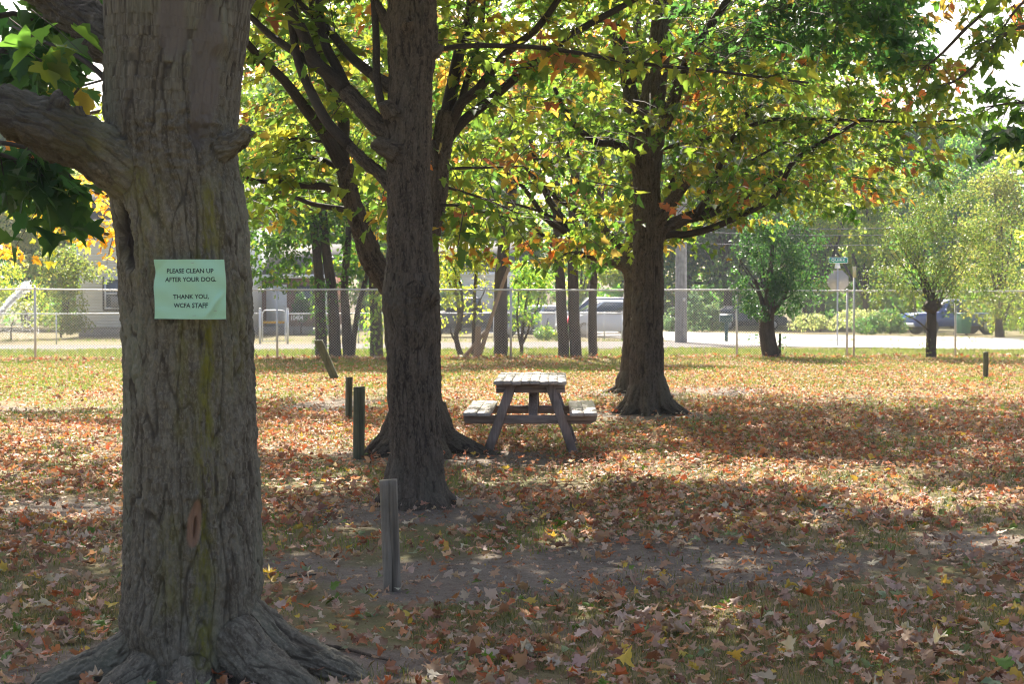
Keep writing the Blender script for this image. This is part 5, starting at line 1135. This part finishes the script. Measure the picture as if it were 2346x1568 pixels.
# the two trees right of the street corner
def whips(px, py, Y, n, spread, length, up, w=2.2):
    out = []
    for _ in range(n):
        a = rng.uniform(-spread, spread); l = length * rng.uniform(.6, 1.1); x1 = px + math.sin(a) * l; y1 = py - math.cos(a) * l * up
        out.append(([(px + rng.normal() * 8, py), ((px * 2 + x1) / 3 + rng.normal() * 9, (py * 2 + y1) / 3), ((px + 2 * x1) / 3 + rng.normal() * 16, (py + 2 * y1) / 3), (x1, y1)], w * 2, w * .5))
    return out
stem_tree('pollard_tree', 'short thick leaning trunk with a dense dark green bushy head at the tall fence', 1768, 41.6, [([(1772, 830), (1766, 815), (1760, 780), (1756, 745), (1758, 715)], 43, 34), ([(1758, 725), (1745, 690), (1730, 640)], 15, 7), ([(1762, 725), (1790, 690), (1810, 650)], 14, 6), ([(1758, 720), (1762, 650), (1770, 560)], 22, 8), ([(1786, 812), (1787, 790), (1787, 765)], 7, 6)] + whips(1760, 715, 41.6, 16, .9, 170, 1.0),
          [(1752, 700, 50, 36, -.3, 1.3), (1790, 690, 50, 40, -.3, 1.1), (1745, 660, 60, 45, 0, 1.2), (1800, 655, 60, 45, .3, 1.1), (1765, 600, 75, 60, 0, 1.2), (1830, 620, 45, 45, .2, .8), (1740, 560, 50, 50, .1, 1), (1800, 550, 60, 55, 0, 1), (1720, 510, 26, 30, 0, .8), (1870, 640, 30, 34, .2, .6), (1850, 690, 50, 24, .3, .7), (1735, 710, 40, 20, -.2, .8), (1790, 700, 36, 22, 0, .8), (1775, 500, 60, 40, .4, .6), (1900, 700, 24, 24, .2, .25), (1730, 775, 16, 16, 0, .25), (1795, 790, 20, 18, 0, .35), (1760, 460, 50, 30, .6, .4), (1690, 640, 26, 34, 0, .7), (1885, 620, 26, 34, 0, .5), (1695, 560, 24, 34, 0, .7), (1860, 560, 40, 36, .2, .7), (1860, 660, 40, 36, .1, .7), (1700, 690, 26, 26, 0, .6), (1830, 480, 40, 34, .5, .5)], 19000, .078, 'dark', nseg=12, lm='leaf_dense', gap=.44, gf=1.0)
stem_tree('pollard_tree', 'slender knob-topped trunk with an airy drooping head before the blue pickup', 2133, 41.4, [([(2134, 832), (2133, 815), (2134, 760), (2134, 725), (2135, 705), (2137, 695)], 25, 21), ([(2126, 712), (2135, 700), (2146, 708)], 32, 30), ([(2135, 765), (2100, 735), (2060, 715)], 4, 2)] + whips(2135, 705, 41.4, 26, .75, 190, 1.0, 1.5),
          [(2110, 640, 80, 50, 0, .8), (2190, 630, 80, 60, .3, .9), (2140, 560, 100, 60, 0, .9), (2100, 500, 80, 60, .2, .9), (2190, 500, 90, 70, .5, .9), (2060, 580, 60, 60, 0, .9), (2240, 570, 60, 80, .3, .9), (2140, 430, 90, 50, .4, .8), (2050, 690, 60, 50, -.1, .7), (2010, 650, 40, 50, .2, .7), (2220, 680, 60, 36, .2, .8), (2280, 650, 50, 60, .4, .7), (2060, 770, 60, 26, 0, .18), (2180, 780, 50, 24, 0, .16), (2120, 800, 22, 24, 0, .5), (2290, 540, 60, 90, .6, .6), (2060, 470, 50, 60, .2, .5), (2090, 690, 30, 40, -.3, .6), (2170, 690, 30, 40, -.3, .6), (2250, 700, 50, 40, 0, .5), (2320, 700, 40, 50, .3, .5), (2240, 770, 30, 20, 0, .12), (2010, 760, 40, 24, 0, .2)], 24000, .062, 'willow', nseg=12, lm='leaf_dense', gap=.42, gf=.9)

# ------------------------------------------------------------------ far trees: three shapes, copied
def proto(n, size, pal, cr_h, cr_w, trunk_h, weep=False):
    cl = []
    for k in range(30):
        a = rng.uniform(0, 6.28); u = rng.uniform(0, 1) ** .8; z = trunk_h + cr_h * u; rr = cr_w * math.sqrt(max(.05, 1 - (2 * u - .85) ** 2)) * rng.uniform(.25, .95); r = cr_w * rng.uniform(.2, .38)
        cl.append((math.cos(a) * rr, math.sin(a) * rr, z, r, r, r * rng.uniform(.55, .8), 1))
    p = cloud(cl, n, size, pal, shell=.3); crown = crown_mesh([p], M['leaf_far'])
    mb = MB(); mb.tube([(0, 0, -.5), (0, 0, 0), (.05, 0, trunk_h), (0, .1, trunk_h + cr_h * .5), (0, 0, trunk_h + cr_h * .85)], [.34, .27, .22, .13, .04], 9)
    for k in range(7):
        c = cl[k]; mb.tube([(0, 0, trunk_h * .8 + k * .25), (c[0] * .5, c[1] * .5, (trunk_h + c[2]) / 2 + .2), (c[0], c[1], c[2])], [.11, .07, .02], 6)
    t_ = mb.build('trunk', M['bark_c'], None, smooth=True); tm = t_.data; bpy.data.objects.remove(t_); return crown, tm
protos = {'lime': proto(11000, .30, 'lime', 9, 4.2, 2.0), 'green': proto(11000, .30, 'green', 10, 4.6, 2.2), 'pale': proto(9500, .28, 'pale', 7.5, 4.0, 1.2), 'dark': proto(11000, .32, 'dark', 11, 5.0, 2.0)}
far = [  # picture x, depth, scale, colour, label
 (-60, 96, 1.25, 'dark', 'tall shadowy tree at the far left behind the sprinkler'), (60, 104, 1.3, 'dark', 'dark tree behind the spray, left of the white house'), (150, 92, 1.05, 'pale', 'pale tree rising above the left end of the white house'), (255, 100, 1.2, 'lime', 'bright tree showing through the fork of the nearest trunk'),
 (420, 98, 1.2, 'green', 'tree behind the white house, mostly hidden by the nearest trunk'), (610, 104, 1.25, 'lime', 'sunlit tree above the brick house, right of the nearest trunk'), (720, 98, 1.1, 'green', 'green tree behind the many-stemmed tree at the fence'), (830, 110, 1.2, 'lime', 'sunlit tree seen between the dark limbs left of the furrowed trunk'),
 (960, 106, 1.35, 'green', 'tree straight behind the furrowed trunk beyond the pale house'), (1090, 112, 1.3, 'lime', 'rounded bright tree behind the saplings and pale house'), (1190, 104, .62, 'green', 'low green tree behind the yellow-green bush'), (1330, 100, .58, 'lime', 'low bright tree just above the two parked cars'), (1450, 108, 1.25, 'green', 'green tree behind the paired maples past the table'),
 (1575, 112, 1.35, 'lime', 'pale bright tree behind the utility pole'), (1665, 100, 1.2, 'dark', 'shadowed tree between the pole and the dark bushy tree'), (1760, 104, 1.3, 'lime', 'sunlit tree directly behind the dark bushy tree'), (1880, 98, 1.2, 'green', 'bright green tree behind the QUIRK sign'), (1985, 90, .86, 'lime', 'lively green tree between street sign and knob-topped trunk'),
 (2090, 112, 1.15, 'dark', 'bluish dark tree behind the airy drooping tree'), (2185, 100, 1.0, 'green', 'tree behind the blue pickup'), (2290, 70, .82, 'willow_', 'yellowish tree at the right edge in front of the woods'), (2420, 76, 1.0, 'lime', 'tall tree cut off by the right edge of the picture'), (2240, 120, 1.2, 'dark', 'dim tree far behind the right-hand trees'),
 (1500, 118, 1.9, 'lime', 'very tall tree far behind the maple pair past the table'), (1690, 122, 1.85, 'green', 'very tall tree far behind the shadowed tree right of the pole'), (1850, 120, 1.75, 'lime', 'very tall tree far behind, above the dark bushy tree'), (700, 120, 1.8, 'lime', 'very tall tree far behind the brick house'), (900, 122, 1.8, 'green', 'very tall tree far behind the ivy-clad trunk'), (1060, 124, 1.6, 'lime', 'very tall tree far behind the crooked sapling')]
protos['willow_'] = proto(11000, .17, 'willow', 8.5, 4.0, .6)
for px, Y, s, k, lab in far:
    b = gpt(px, Y); o = thing('background_tree', lab, 'tree', tuple(b), rng.uniform(0, 6.28), 'trees beyond the road and houses'); o.scale = (s, s, s)
    for nm, me in (('crown', protos[k][0]), ('trunk', protos[k][1])): c = bpy.data.objects.new(nm, me); col.objects.link(c); c.parent = o
# the woods farther back read as one mass
cl = []
for k in range(230):
    Y = rng.uniform(122, 165); px = rng.uniform(-500, 2900); b = gpt(px, Y); lim = 8.5 if 1160 < px < 1380 else 19 if px < 1950 else 12.5
    z = rng.uniform(1, lim); r = rng.uniform(2.2, 4.2); cl.append((b[0], Y, b[2] + z, r, r, r * .8, 1))
for k in range(60):
    Y = rng.uniform(112, 122); px = rng.uniform(-500, 2900); b = gpt(px, Y); cl.append((b[0], Y, b[2] + 1.5, 3, 2.5, 2.2, 1.2))
w_ = link('woods', crown_mesh([cloud(cl, 60000, .6, 'green', shell=.2)], M['leaf_far'])); tag(w_, 'mass of woodland closing the view behind the far trees', 'woods', kind='stuff')
# shrubs and small conifers
def shrub(name, label, px, Y, clumps, n, size, pal, cat='shrub', stems=None, group=None, **k):
    return stem_tree(name, label, px, Y, stems or [([(px, 690 + 5500 / Y * 1.02), (px, 690 + 5500 / Y * .8), (px + 6, 690 + 5500 / Y * .45)], 5, 2)], clumps, n, size, pal, cat=cat, group=group, **k)
shrub('leafy_bush', 'rounded light green bush behind the spray at the left edge', 25, 63, [(20, 640, 40, 40, 0, 1), (60, 680, 40, 30, .5, 1), (10, 690, 50, 40, 0, 1), (-40, 660, 50, 50, 0, 1), (70, 720, 30, 30, 0, .6)], 3600, .12, 'lime', 'bush')
shrub('leafy_bush', 'arching olive-green bush against the corner of the white house', 140, 67, [(150, 600, 50, 40, 0, 1), (130, 650, 55, 45, 0, 1), (110, 700, 45, 45, 0, 1), (160, 700, 40, 55, .3, 1), (150, 740, 50, 26, 0, 1), (185, 745, 34, 18, -.3, .8), (110, 590, 30, 40, .4, .8), (190, 620, 40, 26, -.2, .7), (230, 630, 40, 20, -.5, .5)], 7000, .12, 'willow', 'bush')
for px, Y, h, lab in ((1540, 84, 2.0, 'small conifer left of the utility pole'), (1590, 86, 2.7, 'largest of the small conifers, right of the utility pole'), (1632, 88, 2.3, 'small conifer left of the mailbox')):
    b = gpt(px, Y); o = thing('young_conifer', lab, 'conifer', tuple(b), 0, 'young conifers'); mb = MB(); mb.tube([(b[0], Y, b[2] - .1), (b[0], Y, b[2] + h * .95)], [.05, .012], 7); mb.build('trunk', M['bark_c'], o)
    cl = [(b[0] + rng.normal() * .12, Y + rng.normal() * .1, b[2] + .25 + h * .8 * t_, .12 + .75 * (1 - t_) * h / 2.4, .12 + .75 * (1 - t_) * h / 2.4, .16, 1 + t_ * 3) for t_ in np.linspace(0, 1, 9)]
    link('crown', crown_mesh([cloud(cl, 1500, .16, 'conifer', flat=.2)], M['leaf_far']), o)
shrub('flowering_plant', 'plant with red flowers between the two slim trunks', 1304, 62.5, [(1308, 752, 12, 22, 0, 1), (1288, 760, 9, 16, 0, 1)], 420, .12, 'dark', 'flowers', extra=[cloud([(*P(x, y, 62.4), .11, .11, .09, 1) for x, y in ((1284, 733), (1289, 746), (1303, 731), (1309, 733), (1284, 749), (1296, 735))], 150, .1, 'bushred')])
shrub('leafy_bush', 'low dark shrub at the fence post left of the red flowers', 1250, 62.8, [(1250, 762, 26, 17, 0, 1), (1262, 752, 14, 14, 0, 1)], 700, .11, 'green', 'bush')
shrub('leafy_bush', 'yellow-green clump right under the red flowers', 1280, 62.2, [(1281, 773, 11, 16, 0, 1)], 260, .11, 'lime', 'bush')
shrub('leafy_bush', 'shrub with pale leaves beside the road below the bright green trees', 1880, 79, [(1860, 735, 40, 18, 0, 1), (1910, 742, 40, 14, 0, 1), (1830, 748, 26, 12, 0, 1), (1960, 730, 50, 22, 1, 1), (2010, 735, 50, 26, 1, 1)], 4200, .13, 'pale', 'bush')
shrub('leafy_bush', 'big bush swallowing the tail of the blue pickup', 2300, 73, [(2300, 720, 40, 40, 0, 1), (2340, 700, 50, 60, .5, 1), (2390, 710, 50, 50, 0, 1), (2290, 750, 26, 18, -.5, 1)], 4000, .13, 'lime', 'bush')
shrub('leafy_bush', 'dark shrub under the street sign left of the blue pickup', 2040, 74, [(2030, 735, 40, 26, 0, 1), (1990, 745, 40, 20, 0, 1), (2060, 745, 22, 20, 0, 1)], 2600, .13, 'dark', 'bush')
shrub('leafy_bush', 'dark bush before the pale house, just right of the furrowed trunk', 1022, 81, [(1025, 660, 34, 60, 0, 1), (1000, 690, 40, 40, 0, 1), (1050, 720, 30, 24, 0, .6), (880, 690, 40, 40, 0, 1), (920, 660, 50, 60, 0, 1)], 5200, .15, 'dark', 'bush', lm='leaf_dense')
shrub('leafy_bush', 'dark evergreen shrub against the brick house wall', 690, 74.5, [(690, 710, 20, 26, 0, 1), (690, 690, 14, 20, 0, 1)], 900, .13, 'dark', 'bush')

# ------------------------------------------------------------------ sprinkler jet at the left
n = 2600; t_ = rng.random(n); a = P(-40, 765, 60); x_ = P(62, 655, 60); pts = np.array([tuple(a + (x_ - a) * k) for k in t_]); pts[:, 2] += .25 * (t_ * (1 - t_)); pts += rng.normal(size=(n, 3)) * (.02 + .07 * t_)[:, None]
n2 = 1500; q = np.array([tuple(P(px, py, 60 + rng.normal() * .4)) for px, py in zip(rng.uniform(-40, 90, n2), rng.uniform(690, 775, n2))]); 
pp_ = np.concatenate([pts, q]); ax = np.array(tuple((x_ - a).normalized())); axs = np.concatenate([np.tile(ax, (n, 1)), np.tile([.1, 0, -1.], (n2, 1))]) + rng.normal(size=(n + n2, 3)) * .1
m, t, b = new_mat('water_drops'); b.inputs['Base Color'].default_value = (.9, .92, .95, 1); b.inputs['Roughness'].default_value = .15; b.inputs['Transmission Weight'].default_value = .3
tr = t.nodes.new('ShaderNodeBsdfTranslucent'); tr.inputs[0].default_value = (.9, .92, .95, 1); ms = t.nodes.new('ShaderNodeMixShader'); ms.inputs[0].default_value = .5
t.links.new(b.outputs[0], ms.inputs[1]); t.links.new(tr.outputs[0], ms.inputs[2]); t.links.new(ms.outputs[0], t.nodes['Material Output'].inputs[0])
sz = np.concatenate([rng.uniform(.04, .10, n), rng.uniform(.02, .05, n2)])
w_ = link('water_spray', leaf_mesh('water_spray', pp_, rand_dirs(len(pp_)), axs, sz, np.full((len(pp_), 3), .9), m, 'kite')); tag(w_, 'white jet and falling drops of a lawn sprinkler at the left edge', 'water spray', kind='stuff')

# ------------------------------------------------------------------ fallen leaves, grass, sticks
def scatter(y0, y1, dens, extra=1.2):
    A = .0; n = int(dens * (y1 - y0) * ((y0 + y1) * .345 + 2 * extra)); y = rng.uniform(y0, y1, n * 2); x = rng.uniform(-1, 1, n * 2) * (y1 * .345 + extra); k = np.abs(x) < y * .345 + extra; return x[k][:n], y[k][:n]
def leaf_density(x, y):
    px, py = proj(np.stack([x, y, x * 0], 1)); d = dirt_at(x, y); nz = fbm(np.stack([x * .9, y * .6, x * 0], 1), 60, 3)
    k = (1 - .84 * d) * (.5 + 1.1 * sst(.36, .62, nz))
    k = k * np.where(y > 29.5 + 1.5 * nz, .52, 1) * np.where(y > 36, .7, 1)
    k = np.where((px < 285) & (y > 15), k * .8, k)
    return np.clip(k, 0, 1.3) / 1.3
LV = []
for y0, y1, dens, shp in ((4.2, 12, 400, 'hi'), (12, 22, 420, 'mid'), (22, 41.5, 215, 'mid')):
    x, y = scatter(y0, y1, dens); k = rng.random(len(x)) < leaf_density(x, y); x, y = x[k], y[k]; n = len(x)
    for tx, ty in (T1, T2, T3, T4, T5):
        pass
    curl = rng.normal(size=n) * .75; size = np.where(y > 11, .9, 1) * (.028 + .064 * rng.random(n) ** 1.4); z = gz(x, y) + .012 + rng.uniform(0, .03, n)
    th = rng.uniform(0, 6.28, n); tilt = np.abs(rng.normal(size=n)) * .38 + (rng.random(n) < .12) * .7; ta = rng.uniform(0, 6.28, n)
    nrm = np.stack([np.sin(tilt) * np.cos(ta), np.sin(tilt) * np.sin(ta), np.cos(tilt)], 1); tip = np.stack([np.cos(th), np.sin(th), 0 * th], 1)
    z = z + size * np.sin(tilt) * .35; w = sst(8, 15, y) * (.6 + .4 * (vnoise(np.stack([x * .7, y * .5, 0 * x], 1), 66) > .45)); c = np.where((rng.random(n) < w)[:, None], pick('orange', n, .22), pick('fallen', n, .22))
    LV.append((np.stack([x, y, z], 1), nrm, tip, size, c, shp, rng.uniform(-.3, .7, n), curl))
# drift of leaves along the foot of the fence
n = 2600; s = rng.uniform(0, 1, n); p = np.stack([fa.x + (fb.x - fa.x) * s, fa.y + (fb.y - fa.y) * s + rng.normal(size=n) * .28 - .12, 0 * s], 1); p[:, 2] = gz(p[:, 0], p[:, 1]) + np.abs(rng.normal(size=n)) * .05
LV.append((p, rand_dirs(n, 1.2), rand_dirs(n), rng.uniform(.07, .13, n), np.where((rng.random(n) < .7)[:, None], pick('orange', n, .25), pick('fallen', n, .25)), 'mid', rng.uniform(-.2, .6, n), rng.normal(size=n) * .5))
# crumbs of broken leaf on the near soil
x, y = scatter(4.2, 16, 420); k = rng.random(len(x)) < .75; x, y = x[k], y[k]; n = len(x)
LV.append((np.stack([x, y, gz(x, y) + .004], 1), rand_dirs(n, 1.6), rand_dirs(n), rng.uniform(.008, .028, n), pick('fallen', n, .4) * .75, 'kite', rng.uniform(-.3, .3, n), rng.normal(size=n) * .4))
ms_ = []
for i, (p, nrm, tip, size, c, shp, fo, cu) in enumerate(LV): ms_.append(leaf_mesh('fallen_leaves', p, nrm, tip, size, c, M['leaf_dry'], shp, fold=fo, curl=cu))
bm = bmesh.new()
obs = [link('fallen_leaves', me) for me in ms_]
with bpy.context.temp_override(active_object=obs[0], object=obs[0], selected_objects=obs, selected_editable_objects=obs): bpy.ops.object.join()
tag(obs[0], 'fallen maple leaves covering the lawn', 'fallen leaves', kind='stuff'); bm.free()

def blades(x, y, h, w, c):
    n = len(x); a = rng.uniform(0, 6.28, n); lean = rand_dirs(n) * [1, 1, 0] * (h * rng.uniform(.2, .9, n))[:, None]; z = gz(x, y); b = np.stack([x, y, z], 1)
    s = np.stack([np.cos(a), np.sin(a), 0 * a], 1) * (w / 2)[:, None]; m_ = b + lean * .35 + np.array([0, 0, 1.]) * (h * .6)[:, None]; tp = b + lean + np.array([0, 0, 1.]) * (h * .9)[:, None]
    return np.stack([b - s, b + s, m_ + s * .7, tp, m_ - s * .7], 1).reshape(-1, 3), c
gv_, gc_ = [], []
GP = [((.10, .13, .03), 3), ((.14, .16, .04), 3), ((.24, .21, .09), 3.2), ((.32, .27, .14), 2.5), ((.07, .11, .03), 2)]
PAL['grass'] = GP; PAL['grass_green'] = [((.10, .17, .03), 3), ((.14, .20, .035), 3), ((.20, .22, .06), 2), ((.27, .25, .10), 1)]
for y0, y1, dens, hh, ww, pal, thr in ((4.2, 9, 2600, .032, .0032, 'grass', .45), (9, 16, 700, .036, .006, 'grass', .45), (16, 27, 330, .045, .010, 'grass', .38), (27, 41.3, 420, .05, .014, 'grass', .25), (41.5, 48, 150, .09, .018, 'grass_green', .25), (48, 62, 40, .10, .03, 'grass_green', .35)):
    x, y = scatter(y0, y1, dens, 1.0); nz = fbm(np.stack([x * 1.3, y * 1.0, 0 * x], 1), 80, 3); d = dirt_at(x, y) * (y < 41); k = (nz > thr + .22 * d + rng.normal(size=len(x)) * .05) & (rng.random(len(x)) > d * .9)
    if y0 > 45: k &= (y > 61) | (np.abs(x + 1e9) > 0) & (y < 49 + .0 * x) & (y < np.interp(x, [-45, -12, 0, 6, 9.5, 40], [45, 46.3, 48.8, 50.5, 53, 49]))
    x, y = x[k], y[k]; n = len(x); px_, _ = proj(np.stack([x, y, 0 * x], 1)); gg = (vnoise(np.stack([x * .5, y * .5, 0 * x], 1), 87) > .55) | ((px_ < 290) & (y > 15))
    c = np.where(gg[:, None], pick('grass_green', n), pick(pal, n)); v, c = blades(x, y, hh * rng.uniform(.5, 1.6, n), ww * rng.uniform(.6, 1.3, n), c); gv_.append(v); gc_.append(c)
v = np.concatenate(gv_); c = np.concatenate(gc_); o = link('grass', mesh_np('grass', v, np.arange(len(v)), np.arange(len(c)) * 5, M['grass'], colors=c)); tag(o, 'thin dry and green grass of the lawn and verge', 'grass', kind='stuff')
for pts, w, lab in (([(740, 1512), (790, 1516), (850, 1532), (905, 1545)], 12, 'dark root-like stick right of the nearest trunk foot'), ([(1205, 1520), (1235, 1514), (1262, 1506)], 14, 'grey stub of a stick among the bottom leaves'), ([(2090, 1150), (2110, 1142), (2130, 1128)], 9, 'short pale stick on the sunny leaves at right'), ([(640, 1330), (690, 1322), (745, 1318)], 6, 'thin twig lying between the nearest trunk and nearest post')):
    q = []
    for x, y in pts: p = G(x, y); q.append((p.x, p.y, float(gz(p.x, p.y)) + .012, w / 2 * p.y / F))
    q = smooth_path(q, 3); mb = MB(); mb.tube(q[:, :3], q[:, 3] * (1 - .5 * np.linspace(0, 1, len(q))), 8); tag(mb.build('fallen_stick', M['bark_b'], smooth=True), lab, 'stick', 'sticks on the ground')

# ------------------------------------------------------------------ air
HAZE = .0005
mb = MB(); mb.box((0, 95, 13), (330, 262, 34)); hz = mb.build('haze', None) if False else None
me = bpy.data.meshes.new('haze'); bm = bmesh.new(); bmesh.ops.create_cube(bm, size=1); bmesh.ops.transform(bm, matrix=Matrix.Translation((0, 85, 10)) @ Matrix.Diagonal((520, 320, 30, 1)), verts=bm.verts); bm.to_mesh(me); bm.free()
m = bpy.data.materials.new('haze_air'); m.use_nodes = True; t = m.node_tree; t.nodes.remove(t.nodes['Principled BSDF']); pv_ = t.nodes.new('ShaderNodeVolumePrincipled'); pv_.inputs['Density'].default_value = HAZE; pv_.inputs['Color'].default_value = (.86, .92, 1, 1); pv_.inputs['Anisotropy'].default_value = .1
t.links.new(pv_.outputs[0], t.nodes['Material Output'].inputs['Volume']); me.materials.append(m); hz = link('haze', me); tag(hz, kind='stuff')
